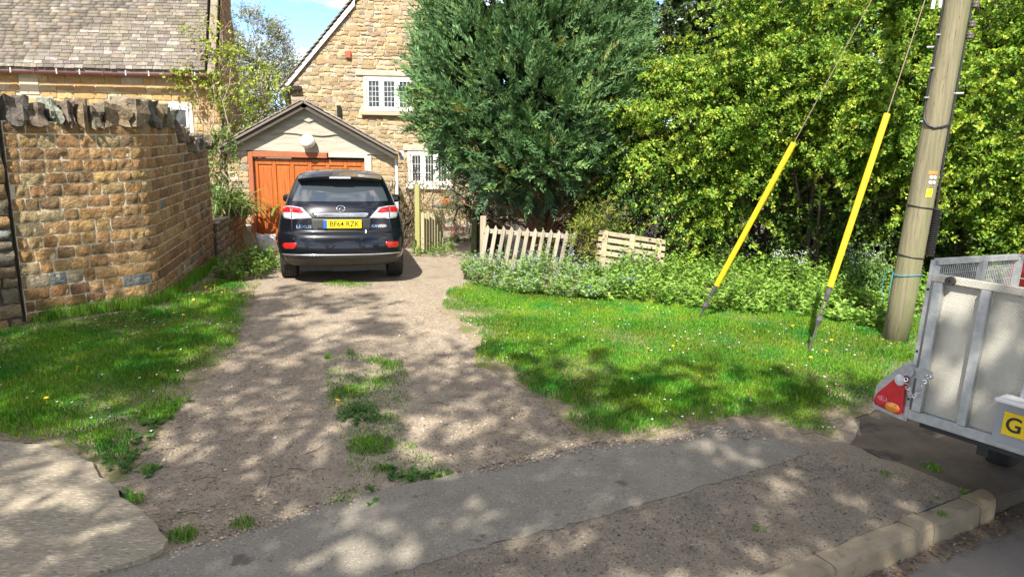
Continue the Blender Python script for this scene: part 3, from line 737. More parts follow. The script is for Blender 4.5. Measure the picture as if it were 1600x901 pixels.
# ---------------- garage
GY = 15.35; r = random.Random(44)
ap = P(480, 158, GY); el = P(349, 229, GY); er = P(624, 238, GY); dl, dr = P(388, 236, GY), P(577, 241, GY)
gz = T(0, GY) - .02; gar = thing('garage', 'small stone garage with orange timber door and weathered board gable behind the black car', 'garage', (ap.x, GY, gz)); go = (ap.x, GY, gz)
zdt = .5 * (dl.z + dr.z); zE = .5 * (el.z + er.z) - .02
wl, wr = el.x + .07, er.x - .10
for xa_, xb_ in ((wl, dl.x - .02), (dr.x + .02, wr)):
    gpth = Path([Vector((xa_, GY)), Vector((xb_, GY))])
    for s0, s1, z0, z1, c in courses(gpth, gz - .1, zE + .05, (.12, .17), (.18, .36), r, .014):
        V, Fc = stone_mesh(gpth, s0, s1, z0, z1, .016, .008, r, 4, 3, wob=.012); mk('stone', V, Fc, m_hstone, gar, go, smooth=True, color=pick(r, HOUSE))
hm = MATS['house_mortar']
mk('wall_core', [(wl, GY + .01, gz - .3), (dl.x - .02, GY + .01, gz - .3), (dl.x - .02, GY + .01, zE + .1), (wl, GY + .01, zE + .1), (dr.x + .02, GY + .01, gz - .3), (wr, GY + .01, gz - .3), (wr, GY + .01, zE + .06), (dr.x + .02, GY + .01, zE + .06),
   (wl - 1.2, GY + 4.6, gz - .3), (wl - 1.2, GY + 4.6, zE + .1), (wr - 1.2, GY + 4.6, gz - .3), (wr - 1.2, GY + 4.6, zE + .06)], [(0, 1, 2, 3), (4, 5, 6, 7), (8, 0, 3, 9), (5, 10, 11, 6)], hm, gar, go)
# door
m_door = mat('stained_door', (.47, .135, .022), (.33, .075, .010), scale=4, detail=9, rough=.5, stretch=(9, 9, .5), bump=.25, bscale=16, coat=.1, spots=[((.55, .20, .05), 3, .60, .15)])
m_dframe = mat('stained_frame', (.36, .11, .04), (.30, .095, .04), scale=5, rough=.6, stretch=(3, 3, 1))
m_wframe = mat('worn_white_frame', (.60, .54, .43), (.48, .42, .32), scale=6, rough=.8, stretch=(3, 3, 1))
fw_ = .10; x0, x1 = dl.x + fw_, dr.x - fw_; z1 = zdt - fw_ - .03; dy = GY + .06
door = mk('door', *boxvf(((x0 + x1) / 2, dy + .02, (gz + z1) / 2), (x1 - x0 - .01, .04, z1 - gz - .02)), m_door, gar, go)
np_ = 6; pw = (x1 - x0 - .08) / np_; st = .052
b = MB()
for i in range(np_ + 1): b.box((x0 + .04 + pw * i, dy - .012, (gz + z1) / 2), (st * 1.5, .03, z1 - gz - .03), bev=.006)
b.build('stiles', m_door, door, go)
for i in range(np_):
    xa_ = x0 + .04 + pw * i + st * .75; xb_ = x0 + .04 + pw * (i + 1) - st * .75
    for za, zb in ((gz + .16, z1 - .15),):
        mk('door_panel', *boxvf(((xa_ + xb_) / 2, dy - .002, (za + zb) / 2), (xb_ - xa_ - .05, .02, zb - za - .05), bev=.012), m_door, door, go)
    mk('top_rail', *boxvf(((xa_ + xb_) / 2, dy - .011, z1 - .075), (xb_ - xa_ - .004, .028, .12), bev=.004), m_door, door, go)
    mk('bottom_rail', *boxvf(((xa_ + xb_) / 2, dy - .011, gz + .08), (xb_ - xa_ - .004, .028, .15), bev=.004), m_door, door, go)
mk('door_jamb', *boxvf((dl.x + fw_ / 2, GY - .01, (gz + zdt) / 2), (fw_, .10, zdt - gz), bev=.008), m_dframe, gar, go)
mk('door_jamb', *boxvf((dr.x - fw_ / 2 + .03, GY - .01, (gz + zdt) / 2 - .02), (fw_ + .05, .10, zdt - gz - .04), bev=.008), m_wframe, gar, go)
xm = P(512, 240, GY).x
mk('door_head', *boxvf(((dl.x + xm) / 2 + fw_ / 2, GY - .012, zdt - .05), (xm - dl.x - fw_, .10, .12), bev=.008), m_dframe, gar, go)
mk('door_head', *boxvf(((xm + dr.x) / 2, GY - .014, zdt - .045), (dr.x - xm - .06, .10, .09), bev=.008), m_wframe, gar, go)
# waney-edged boards in the gable
m_board = mat('weathered_board', (.47, .43, .34), (.33, .30, .235), scale=4, detail=9, rough=.9, stretch=(.7, 3, 5), bump=.5, bscale=18, bdist=.01, objcol=True, spots=[((.42, .43, .24), 2.2, .62, .12)])
sl_, sr_ = (ap.z - el.z) / (ap.x - el.x), (ap.z - er.z) / (er.x - ap.x)
def rz(x): return ap.z - .06 - ((ap.x - x) * sl_ if x < ap.x else (x - ap.x) * sr_)
zb_list = [zdt + .01, P(480, 210, GY).z, P(480, 190, GY).z, ap.z]
for i in range(3):
    za, zb = zb_list[i], zb_list[i + 1] + .05; n = 26; lo_, up_ = [], []
    yb = GY - .03 - .022 * i; sd = i * 9.7 + 2; tl = -.035
    for k in range(n + 1):
        x = wl + .02 + (wr - wl - .04) * k / n; wv = .030 * sn(x * 1.3, sd, 0, 1.1, 2) + .018 * sn(x * 3, sd, 1, 2, 3) if i else 0
        zl = za + tl * (x - ap.x) * .4 + wv; zu = min(zb, rz(x)) 
        if zu > zl + .005: lo_.append((x, zl)); up_.append((x, zu))
    V = [(x, yb - .012, z) for x, z in lo_] + [(x, yb + .006, z) for x, z in up_]; n2 = len(lo_); V += [(x, y + .03, z) for x, y, z in V]
    Fc = []
    for k in range(n2 - 1):
        Fc += [(k, k + 1, n2 + k + 1, n2 + k), (k + 1, k, 2 * n2 + k, 2 * n2 + k + 1), (n2 + k, n2 + k + 1, 3 * n2 + k + 1, 3 * n2 + k)]
    g = (1, .92, .97)[i]; mk('gable_board', V, Fc, m_board, gar, go, color=(g, g, g))
mk('gable_back', [(wl, GY + .02, zdt - .1), (wr, GY + .02, zdt - .1), (wr, GY + .02, rz(wr)), (ap.x, GY + .02, ap.z - .1), (wl, GY + .02, rz(wl))], [(0, 1, 2, 3, 4)], m_wooddk, gar, go)
# roof: two slopes of stone slates over dark barge boards
for (e, sgn) in ((el, -1), (er, 1)):
    dz_ = ap.z - e.z; dx_ = e.x - ap.x; ed = Vector((dx_, 0, -dz_)); up_ = Vector((dz_ * sgn, 0, abs(dx_))).normalized(); up_ = up_ if up_.z > 0 else -up_
    a = Vector((ap.x, GY - .30, ap.z)); e_ = a + ed; th = up_ * -.04; bk = Vector((-.26 * 4.9, 4.9, 0))
    V = [a, e_, e_ + bk, a + bk]; V += [v + th for v in V]
    mk('roof', V, [(0, 1, 2, 3), (4, 7, 6, 5), (0, 4, 5, 1), (1, 5, 6, 2)], m_rooft, gar, go)
    brg = up_ * -.10; V = [a + th + Vector((0, .05, 0)), e_ + th + Vector((0, .05, 0))]; V += [v + brg for v in V]; V += [v + Vector((0, .03, 0)) for v in V]
    mk('bargeboard', V, [(0, 1, 3, 2), (4, 6, 7, 5), (2, 3, 7, 6), (1, 5, 7, 3)], m_wooddk, gar, go)
    uy_ = (-ed).normalized(); slate_rows(gar, go, e_ + (Vector((0, 0, 0)) if sgn > 0 else bk) + uy_ * -.05, bk.normalized() if sgn > 0 else -bk.normalized(), uy_, bk.length, ed.length, .17, (.2, .36), r, 110, cols=[(3, (.34, .29, .22)), (2, (.42, .37, .29)), (1, (.26, .22, .18))])
q = P(482, 221, GY - .14); b = MB(); n = 14
b.lathe([(.002 + .15 * math.sin(math.pi * k / n), -.15 * math.cos(math.pi * k / n)) for k in range(n + 1)], 24, (q.x, GY - .20, q.z), Matrix.Rotation(math.pi / 2, 3, 'X'))
lampo = b.build('globe_lamp', mat('opal_globe', (.85, .85, .83), rough=.25, coat=.4), gar, go, smooth=True)
MB().lathe([(.0, .0), (.09, .0), (.09, .05), (.0, .05)], 20, (q.x, GY - .045, q.z), Matrix.Rotation(math.pi / 2, 3, 'X')).build('lamp_base', m_black, lampo, go)
q = P(619, 240, GY - .1); MB().tube([(q.x, GY - .07, q.z), (q.x, GY - .07, gz)], .035, 10).build('downpipe', m_white, gar, go)
q = P(628, 243, GY - .1); b = MB(); b.tube([(q.x - .05, GY - .05, q.z + .08), (q.x, GY - .06, q.z - .1)], .04, 8); b.box((q.x, GY - .1, q.z + .02), (.1, .08, .14), bev=.02); b.build('security_light', m_white, gar, go)
# ================================================================== PARKED CAR
m_paint = mat('black_paint', (.003, .004, .008), rough=.3, coat=.75, spec=.2)
m_carglass = mat('tinted_glass', (.045, .055, .065), rough=.04, spec=1.0, coat=.3)
m_chrome = mat('chrome', (.85, .86, .88), rough=.10, metal=1)
m_lens_r = mat('red_lens', (.50, .008, .012), rough=.12, coat=1)
m_lens_c = mat('clear_lens', (.62, .62, .64), (.42, .42, .44), scale=60, rough=.12, coat=1, metal=.3)
m_refl = mat('red_reflector', (.38, .012, .010), rough=.25, coat=.6)
m_tyre = mat('tyre_rubber', (.022, .021, .02), (.035, .032, .028), scale=9, rough=.85)
m_dust = mat('lower_trim', (.05, .041, .030), (.025, .021, .018), scale=5, rough=.6)
m_rim = mat('alloy', (.5, .5, .52), rough=.3, metal=.9)
m_plate = mat('plate_yellow', (.80, .56, .01), rough=.4)
m_ink = mat('plate_black', (.012, .012, .012), rough=.5)
m_blue = mat('plate_blue', (.02, .10, .48), rough=.4)
car = thing('parked_car', 'shiny black estate car parked nose first against the orange garage door', 'car', (-2.44, 10.02, -.10), rot=(rad(-2.6), 0, rad(13)))
Z_ = [.26, .33, .40, .455, .475, .60, .70, .755, .775, .79, .88, .97, 1.05, 1.12, 1.175, 1.22, 1.30, 1.38, 1.46, 1.53, 1.57, 1.605, 1.635, 1.66, 1.672]
YR = [.34, .14, .05, .01, .0, .0, .015, .035, .06, .085, .10, .115, .14, .17, .20, .24, .305, .375, .45, .515, .555, .62, .80, 1.15, 1.6]
YF = [4.5, 4.66, 4.74, 4.76, 4.77, 4.76, 4.74, 4.70, 4.68, 4.66, 4.52, 4.25, 3.95, 3.72, 3.6, 3.5, 3.36, 3.22, 3.08, 2.95, 2.86, 2.76, 2.6, 2.3, 1.9]
WW = [.78, .85, .885, .90, .905, .915, .92, .918, .915, .912, .90, .885, .862, .835, .808, .785, .755, .722, .688, .655, .63, .595, .52, .36, .12]
CR_ = [.5, .5, .52, .52, .52, .52, .52, .52, .5, .5, .5, .5, .5, .5, .5, .45, .42, .4, .38, .36, .35, .35, .4, .4, .3]
def itp(tab, z): return float(np.interp(z, Z_, tab))
PE = 2.7
def rear_y(x, z):
    w_ = itp(WW, z); t = min(abs(x) / w_, .9999); return itp(YR, z) + itp(CR_, z) * (1 - (1 - t ** PE) ** (1 / PE))
def outline(z):
    w_, yr, yf, c = itp(WW, z), itp(YR, z), itp(YF, z), itp(CR_, z); o = []
    fr = [0, .18, .36, .52, .66, .78, .87, .935, .975, .995]
    for t in fr: o.append((t * w_, yr + c * (1 - (1 - t ** PE) ** (1 / PE))))
    ya, yb = yr + c, yf - .5
    for k in range(0, 13): o.append((w_, ya + (yb - ya) * k / 12))
    for t in fr[::-1]: o.append((t * w_, yf - .5 * (1 - (1 - t ** PE) ** (1 / PE))))
    return o
zz = []
for a, b in zip(Z_, Z_[1:]):
    zz.append(a)
    if b - a > .06: zz.append((a + b) / 2)
zz.append(Z_[-1])
rings = []
for z in zz:
    o = outline(z); L_ = [(x, y) for x, y in o] + [(-x, y) for x, y in o[-2:0:-1]]; rings.append([(x, y, z) for x, y in L_])
nr = len(rings[0]); AV = [v for rg in rings for v in rg]
parts = {'body': [], 'rear_window': [], 'side_window': [], 'windscreen': [], 'bumper_trim': []}
for j in range(len(rings) - 1):
    for i in range(nr):
        f = (j * nr + i, j * nr + (i + 1) % nr, (j + 1) * nr + (i + 1) % nr, (j + 1) * nr + i)
        c = [sum(AV[k][a] for k in f) / 4 for a in range(3)]; x, y, z = c; w_ = itp(WW, z); k = 'body'
        if 1.235 < z < 1.565:
            if y < 1.0 and abs(x) < w_ * .83: k = 'rear_window'
            elif abs(x) > w_ * .9 and .95 < y < itp(YF, z) - .62 and abs(y - 2.35) > .07 and z < 1.54: k = 'side_window'
            elif y > itp(YF, z) - .4 and abs(x) < w_ * .9: k = 'windscreen'
        if z < .37: k = 'bumper_trim'
        parts[k].append(f)
parts['body'].append(tuple((len(rings) - 1) * nr + i for i in range(nr)))
parts['bumper_trim'].append(tuple(range(nr))[::-1])
# wheel arches are cut out of body and lower trim
def cut(me_name, fl, m):
    me = bpy.data.meshes.new(me_name); used = sorted({i for f in fl for i in f}); mp_ = {a: b for b, a in enumerate(used)}
    me.from_pydata([AV[i] for i in used], [], [tuple(mp_[i] for i in f) for f in fl]); return me
def arch_keep(f):
    c = [sum(AV[k][a] for k in f) / len(f) for a in range(3)]
    return not (abs(c[0]) > .6 and any((c[1] - ya) ** 2 + (c[2] - .36) ** 2 < .40 ** 2 for ya in (1.06, 3.80)) and c[2] < .8)
def body_part(nm, m):
    fl = parts[nm]
    o = link(nm, cut(nm, fl, m), m, car); o.data.polygons.foreach_set('use_smooth', [True] * len(o.data.polygons)); return o
# refine mesh near arches: boolean difference with two axle-wide drums, evaluated once
def boolean(o):
    b = MB()
    for ya in (1.06, 3.80):
        for sx in (-1, 1): b.lathe([(.0, -.22), (.405, -.22), (.405, .22), (.0, .22)], 36, (sx * .82, ya, .36), Matrix.Rotation(math.pi / 2, 3, 'Y'))
    me = bpy.data.meshes.new('c'); bm = bmesh.new()
    me.from_pydata(b.V, [], b.F); bm.from_mesh(me); bmesh.ops.remove_doubles(bm, verts=bm.verts, dist=1e-4); bmesh.ops.recalc_face_normals(bm, faces=bm.faces); bm.to_mesh(me); bm.free()
    return me
body = body_part('body', m_paint)
for nm, m in (('bumper_trim', m_dust),):
    fl = [f for f in parts[nm] if arch_keep(f)]; parts[nm] = fl; lower = body_part(nm, m)
fl = []
bm = bmesh.new(); bm.from_mesh(body.data)
for _ in range(1):
    es = [e for e in bm.edges if all(abs(v.co.x) > .5 and v.co.z < .98 and min(abs(v.co.y - 1.06), abs(v.co.y - 3.8)) < .6 for v in e.verts)]
    bmesh.ops.subdivide_edges(bm, edges=es, cuts=3, use_grid_fill=True)
dele = [f for f in bm.faces if abs(f.calc_center_median().x) > .5 and any((f.calc_center_median().y - ya) ** 2 + (f.calc_center_median().z - .36) ** 2 < .402 ** 2 for ya in (1.06, 3.80))]
bmesh.ops.delete(bm, geom=dele, context='FACES')
for v in bm.verts:                                           # pull the ragged rim onto the arch circle
    if v.is_boundary and abs(v.co.x) > .5:
        for ya in (1.06, 3.80):
            d = Vector((v.co.y - ya, v.co.z - .36)); 
            if .3 < d.length < .52 and v.co.z > .38:
                d = d.normalized() * .402; v.co.y = ya + d.x; v.co.z = .36 + d.y
for f in bm.faces: f.smooth = True
bm.to_mesh(body.data); bm.free()
rw = body_part('rear_window', m_carglass); body_part('side_window', m_carglass); body_part('windscreen', m_carglass)
for ya in (1.06, 3.80):
    for sx in (-1, 1):
        b = MB(); n = 20; V = []
        for k in range(n + 1):
            a = math.pi * (k / n) * 1.16 - .25
            for xx in (.5, .90): V.append((sx * xx, ya + .41 * math.cos(a), .36 + .41 * math.sin(a)))
        mk('wheel_arch', V, [(2 * k, 2 * k + 1, 2 * k + 3, 2 * k + 2) for k in range(n)], m_black, car)
b = MB(); b.box((0, 2.4, .30), (1.25, 4.0, .22)); b.box((.1, .55, .27), (.5, .45, .16)); b.tube([(-.45, .30, .28), (-.45, .9, .28)], .035, 10); b.build('underbody', m_black, car)

def drape(poly, off, sub=.035):
    """fill an outline given as (x, z) on the car's rear and lay it on the bodywork, standing off by off"""
    xs = [p[0] for p in poly]; zs = [p[1] for p in poly]; bnd = []
    for i in range(len(poly)):
        a, b = Vector(poly[i]), Vector(poly[(i + 1) % len(poly)]); n = max(1, int((b - a).length / sub))
        bnd += [a.lerp(b, k / n) for k in range(n)]
    gx, gz = np.meshgrid(np.arange(min(xs), max(xs), sub), np.arange(min(zs), max(zs), sub)); gx, gz = gx.ravel() + .003, gz.ravel() + .003
    k = inpoly(gx, gz, [tuple(p) for p in bnd]); n = len(bnd)
    V, E_, Fc, *_ = geometry.delaunay_2d_cdt(bnd + [Vector((x, z)) for x, z in zip(gx[k], gz[k])], [(i, (i + 1) % n) for i in range(n)], [], 1, 1e-5)
    def nrm(x, z):
        e = .004; gx_ = (rear_y(x + e, z) - rear_y(x - e, z)) / (2 * e); gz_ = (rear_y(x, z + e) - rear_y(x, z - e)) / (2 * e)
        gx_ = max(-2.2, min(2.2, gx_)); return Vector((gx_, -1, gz_)).normalized()
    W = [Vector((v.x, rear_y(v.x, v.y), v.y)) + nrm(v.x, v.y) * off for v in V]
    Fc = [tuple(f) for f in Fc]; cnt = {(f[i], f[(i + 1) % len(f)]) for f in Fc for i in range(len(f))}
    be = [e for e in cnt if (e[1], e[0]) not in cnt]; mp_ = {}
    for a, c in be:
        for v in (a, c):
            if v not in mp_: mp_[v] = len(W); W.append(Vector((V[v].x, rear_y(V[v].x, V[v].y), V[v].y)) + nrm(V[v].x, V[v].y) * -.01)
    for a, c in be: Fc.append((c, a, mp_[a], mp_[c]))
    return W, Fc
def rp(name, poly, off, m, parent=None, smooth=True): return mk(name, *drape(poly, off), m, parent or car, smooth=smooth)
for sx in (1, -1):
    f = lambda L_: [(x * sx, z) for x, z in L_]
    lampc = rp('tail_light', f([(.40, .985), (.47, 1.06), (.535, 1.125), (.66, 1.145), (.79, 1.145), (.822, 1.10), (.818, 1.02), (.79, .975), (.68, .968), (.52, .975)]), .014, m_lens_c)
    rp('red_lens', f([(.505, 1.055), (.565, 1.118), (.672, 1.128), (.672, 1.062), (.58, 1.052)]), .021, m_lens_r, lampc)
    rp('red_lens', f([(.695, 1.060), (.695, 1.130), (.785, 1.130), (.812, 1.09), (.808, 1.055)]), .021, m_lens_r, lampc)
    rp('lamp_divider', f([(.678, .975), (.678, 1.135), (.690, 1.135), (.690, .975)]), .017, m_black, lampc)
    rp('bumper_reflector', f([(.62, .645), (.80, .635), (.83, .60), (.79, .555), (.66, .555), (.63, .60)]), .010, m_refl)
    rp('shut_line', f([(.685, .965), (.693, .965), (.693, .80), (.685, .80)]), .003, m_ink)
    for x in (.28, .66): MB().lathe([(0, .003), (.016, .003), (.018, 0)], 12, (sx * x, rear_y(x, .70) - .002, .70), Matrix.Rotation(math.pi / 2, 3, 'X')).build('parking_sensor', m_ink, car)
rp('shut_line', [(-.69, .792), (.69, .792), (.69, .784), (-.69, .784)], .006, m_ink)
rp('chrome_strip', [(-.40, 1.055), (.40, 1.055), (.36, .998), (-.34, .998)], .022, m_chrome)
rp('plate_recess', [(-.44, .99), (.44, .99), (.40, .82), (-.40, .82)], .003, m_ink)
rp('bumper_crease', [(-.84, .478), (.84, .478), (.84, .462), (-.84, .462)], .006, mat('dull_chrome', (.5, .5, .5), rough=.25, metal=.8))
rp('lower_valance', [(-.80, .452), (.80, .452), (.78, .375), (-.78, .375)], .004, m_black)
# registration plate with its letters
pl = mk('number_plate', *boxvf((.02, .072, .905), (.53, .014, .122), bev=.004), m_plate, car)
mk('plate_band', *boxvf((-.222, .062, .905), (.046, .008, .116)), m_blue, pl)
V, Fc = text_mesh('BF64 RZK', .105, .001, .93); mk('plate_lettering', [(x + .045, .0635, y + .902) for x, y, z in V], [f[::-1] for f in Fc], m_ink, pl)
V, Fc = text_mesh('LEXUS', .058, .003, 1.3); mk('maker_lettering', [(x - .52, rear_y(x - .52, .865 + y) - .006 + z, .865 + y) for x, y, z in V], Fc, m_chrome, car)
V, Fc = text_mesh('RX450h', .058, .003, 1.15, .25); mk('model_lettering', [(x + .53, rear_y(x + .53, .868 + y) - .006 + z, .868 + y) for x, y, z in V], Fc, m_chrome, car)
b = MB(); n = 28; pts = [(.058 * math.cos(2 * math.pi * k / n) , .16 - .03, 1.118 + .042 * math.sin(2 * math.pi * k / n)) for k in range(n + 1)]
pts = [(x, rear_y(x, z) - .016, z) for x, y, z in pts]; b.tube(pts, .0065, 6)
b.tube([(x, rear_y(x, z) - .016, z) for x, z in ((.018, 1.148), (-.012, 1.118), (-.030, 1.100), (.0, 1.098), (.046, 1.100))], .0065, 6); b.build('badge', m_chrome, car, smooth=True)
# roof spoiler with the high brake light
b = MB(); n = 12; V = []; Fc = []
for k in range(n + 1):
    x = -.60 + 1.2 * k / n; t = abs(x) / .6; yb = .30 + .16 * t ** 2.5; zt = 1.612 - .045 * t ** 2.2; ya = .72
    V += [(x, ya, zt + .012), (x, yb, zt - .035), (x, yb + .015, zt - .075), (x, yb + .26, zt - .06)]
for k in range(n):
    for j in range(3): Fc.append((k * 4 + j, (k + 1) * 4 + j, (k + 1) * 4 + j + 1, k * 4 + j + 1)[::-1])
Fc += [(0, 1, 2, 3), tuple(n * 4 + j for j in (3, 2, 1, 0))]
sp_ = mk('roof_spoiler', V, Fc, m_paint, car, smooth=False)
mk('brake_light', *boxvf((0, .296, 1.556), (.30, .012, .026), bev=.004), m_lens_c, sp_)
MB().tube([(.30, .30, 1.24), (-.02, .32, 1.245), (-.32, .34, 1.255)], [.013, .011, .007], 6).build('rear_wiper', m_black, car)
rp('tail_key_cover', [(.335, .815), (.352, .815), (.352, .772), (.335, .772)], .02, m_white)
for sx in (-1, 1):                                            # mirrors, wheels
    b = MB(); b.box((sx * .955, 3.05, 1.14), (.17, .11, .14), bev=.04); b.box((sx * .86, 3.08, 1.10), (.12, .06, .05)); b.build('wing_mirror', m_paint, car)
    b = MB(); b.box((sx * .955, 2.9, .98), (.01, .01, .01))
    for ya in (1.06, 3.80):
        Mx = Matrix.Rotation(sx * math.pi / 2, 3, 'Y'); c = (sx * .80, ya, .365)
        tread = [(.22, -.115), (.30, -.125), (.345, -.118), (.362, -.10)]
        for k in range(5): tread += [(.366, -.095 + .04 * k), (.366, -.066 + .04 * k), (.355, -.064 + .04 * k), (.355, -.057 + .04 * k)]
        tread += [(.362, .10), (.345, .118), (.30, .125), (.22, .115)]
        wh = MB().lathe(tread, 36, c, Mx).build('wheel', m_tyre, car, smooth=False)
        MB().lathe([(.0, .06), (.06, .07), (.17, .08), (.215, .10), (.23, .11), (.23, -.1), (.0, -.1)], 30, c, Mx).build('rim', m_rim, wh, smooth=True)
# ================================================================== TRAILER
m_galv = mat('galvanised_steel', (.50, .51, .50), (.37, .385, .385), scale=22, detail=8, rough=.48, metal=.55, bump=.15, bscale=60)
m_galv2 = mat('weathered_sheet', (.54, .51, .43), (.44, .42, .355), scale=4, detail=9, rough=.55, metal=.15, spots=[((.44, .41, .34), 5, .58, .14), ((.36, .33, .27), 40, .66, .06)])
def tread_bump(m):                                     # five-bar tread relief: short bars in two directions
    n = m.node_tree.nodes; L = m.node_tree.links; bs = n['Principled BSDF']; tcn = n.new('ShaderNodeTexCoord'); hs = []
    ck = n.new('ShaderNodeTexChecker'); ck.inputs['Scale'].default_value = 40
    mp0 = n.new('ShaderNodeMapping'); mp0.inputs['Location'].default_value = (.013, 0, 0); mp0.inputs['Rotation'].default_value = (rad(45), 0, 0); mp0.inputs['Scale'].default_value = (.001, 1, 1)
    L.new(tcn.outputs['Object'], mp0.inputs[0]); L.new(mp0.outputs[0], ck.inputs['Vector'])
    for k in (1, 2):
        wv = n.new('ShaderNodeTexWave'); wv.inputs['Scale'].default_value = 26; wv.bands_direction = 'YZ'[k - 1]; L.new(mp0.outputs[0], wv.inputs['Vector']); hs.append(wv.outputs['Fac'])
    mxn = n.new('ShaderNodeMix'); L.new(ck.outputs['Fac'], mxn.inputs[0]); L.new(hs[0], mxn.inputs[2]); L.new(hs[1], mxn.inputs[3])
    bn = n.new('ShaderNodeBump'); bn.inputs['Strength'].default_value = .45; bn.inputs['Distance'].default_value = .004
    L.new(mxn.outputs[0], bn.inputs['Height']); L.new(bn.outputs[0], bs.inputs['Normal'])
tread_bump(m_galv2)
TB = P(1421, 652, 4.1); HD = rad(36)
tr = thing('goods_trailer', 'galvanised goods trailer with mesh sides at the right edge of the picture', 'trailer', tuple(TB), rot=(0, rad(3.4), HD))
TW, TL, TH, TT = 1.50, 1.25, .86, .955      # local: x forward from the tailgate, y to the left (so the body spans y -TW..0), z up from the body's bottom edge
m_trail_dark = mat('trailer_dark', (.03, .03, .03), rough=.7)
b = MB(); b.box((TL / 2, -TW / 2, -.02), (TL - .06, TW - .1, .05)); b.box((TL / 2 + .1, -.38, -.08), (TL, .06, .08)); b.box((TL / 2 + .1, -TW + .38, -.08), (TL, .06, .08)); b.build('floor_frame', m_trail_dark, tr)
# tailgate: rails, posts and tread-plate sheets
tg = MB().box((-.012, -TW / 2, .03), (.045, TW, .06), bev=.004).build('tailgate', m_galv, tr)
MB().box((-.014, -TW / 2, TH + .015), (.05, TW - .004, .045), bev=.004).build('top_rail', m_galv2, tg)
posts = [-.045, -.295, -.575, -.93, -1.21, -TW + .045]
for y_ in posts: MB().box((-.022, y_, TH / 2 + .026), (.05, .052 if y_ > -.1 or y_ < -1.3 else .05, TH - .07), bev=.004).build('tailgate_post', m_galv, tg)
for a, e in zip(posts, posts[1:]): mk('tread_sheet', *boxvf((.006, (a + e) / 2, TH / 2 + .026), (.012, a - e - .052, TH - .072)), m_galv2, tg)
MB().lathe([(.008, -.02), (.026, -.02), (.028, .0), (.026, .02), (.008, .02)], 16, (-.045, -.11, TH + .012), Matrix.Rotation(math.pi / 2, 3, 'Y')).build('rubber_stop', m_trail_dark, tg)
# corner posts, side panels and mesh cage
for y_ in (.0, -TW):
    s = 1 if y_ == 0 else -1
    b = MB(); b.box((.0, y_ + s * .012, TT / 2 - .0), (.055, .022, TT + .04)); b.box((-.020, y_ - s * .010, TT / 2 + .42), (.006, .045, TT * .1)); cp_ = b.build('corner_post', m_galv, tr)
    for z_ in (.12, .42, .80): MB().lathe([(0, .0015), (.008, .0015), (.009, 0)], 10, (-.0278, y_ + s * .012, z_), Matrix.Rotation(-math.pi / 2, 3, 'Y')).build('bolt_hole', m_trail_dark, cp_)
    mk('side_sheet', *boxvf((TL / 2, y_, .22), (TL - .06, .012, .42)), m_galv2, tr)
    top_ = MB(); top_.box((TL / 2, y_, TT + .012), (TL, .035, .035)); top_.box((TL / 2, y_, .455), (TL - .06, .03, .035)); top_.build('side_rail', m_galv, tr)
    for x_ in (TL * .5, TL - .03): mk('side_post', *boxvf((x_, y_ - s * .012, TT / 2 + .02), (.06, .03, TT - .02)), m_galv, tr)
    b = MB(); n = int(TL / .028)
    for k in range(1, n): b.box((TL * k / n, y_ + s * .004, .70), (.0045, .0045, .48))
    for z_ in (.55, .64, .73, .82, .89): b.box((TL / 2, y_ + s * .0085, z_), (TL - .05, .004, .005))
    b.build('wire_mesh', m_galv, tr, kind='stuff')
mk('front_sheet', *boxvf((TL - .01, -TW / 2, .22), (.012, TW - .04, .42)), m_galv2, tr)
MB().box((TL, -TW / 2, TT + .012), (.035, TW - .04, .035)).build('front_rail', m_galv, tr)
b = MB()
for k in range(1, 18): b.box((TL - .006, -TW * k / 18, .70), (.0045, .0045, .48))
for z_ in (.55, .64, .73, .82): b.box((TL - .001, -TW / 2, z_), (.004, TW - .05, .005))
b.build('wire_mesh', m_galv, tr, kind='stuff')
LZ = .075
# light board with its triangular lamp cluster, left
b = MB(); b.prism([(.012, -.10), (.012, .27), (.05, .275), (.17, .14), (.215, .07), (.225, -.07), (.20, -.08)], (.02, 0, 0), (-.02, 0, LZ), (0, 1, 0), (0, 0, 1)); lb = b.build('light_board', m_galv, tr)
lc = MB().prism([(.045, -.065), (.19, -.045), (.205, -.02), (.19, .03), (.075, .185), (.05, .195), (.035, .17), (.03, -.05)], (-.035, 0, 0), (-.021, 0, LZ), (0, 1, 0), (0, 0, 1)).build('lamp_housing', mat('lamp_red', (.55, .012, .02), (.45, .01, .018), scale=30, rough=.18, coat=1), lb)
def oval(cy, cz, ry, rz_, x, n=20): return [(x, cy + ry * math.cos(2 * math.pi * k / n), LZ + cz + rz_ * math.sin(2 * math.pi * k / n)) for k in range(n)]
def lens(name, cy, cz, ry, rz_, m):
    V = oval(cy, cz, ry, rz_, -.057) + oval(cy, cz, ry * .85, rz_ * .85, -.064) + [(-.067, cy, cz + LZ)]
    mk(name, V, [(k, (k + 1) % 20, 20 + (k + 1) % 20, 20 + k) for k in range(20)] + [(20 + k, 20 + (k + 1) % 20, 40) for k in range(20)], m, lc, smooth=True)
lens('reversing_lens', .068, .152, .032, .036, mat('clear_plastic', (.75, .74, .72), (.55, .54, .54), scale=70, rough=.15, coat=1))
lens('indicator_lens', .085, -.028, .046, .030, mat('orange_lens', (.80, .26, .01), rough=.15, coat=1)); lens('brake_lens', .155, -.008, .038, .034, mat('brake_red', (.6, .03, .05), rough=.15, coat=1))
lt = MB(); lt.prism([(.05, .235), (.05, .175), (-.085, .17), (-.115, .195), (-.10, .235)], (-.02, 0, 0), (-.048, 0, .02 + LZ), (0, 1, 0), (0, 0, 1))
lt.tube([(-.06, .012, .225 + LZ), (-.085, .012, .225 + LZ)], .028, 14); lt.build('tailgate_latch', m_galv, tr)
b = MB(); n = 24                                                 # safety chain of the latch
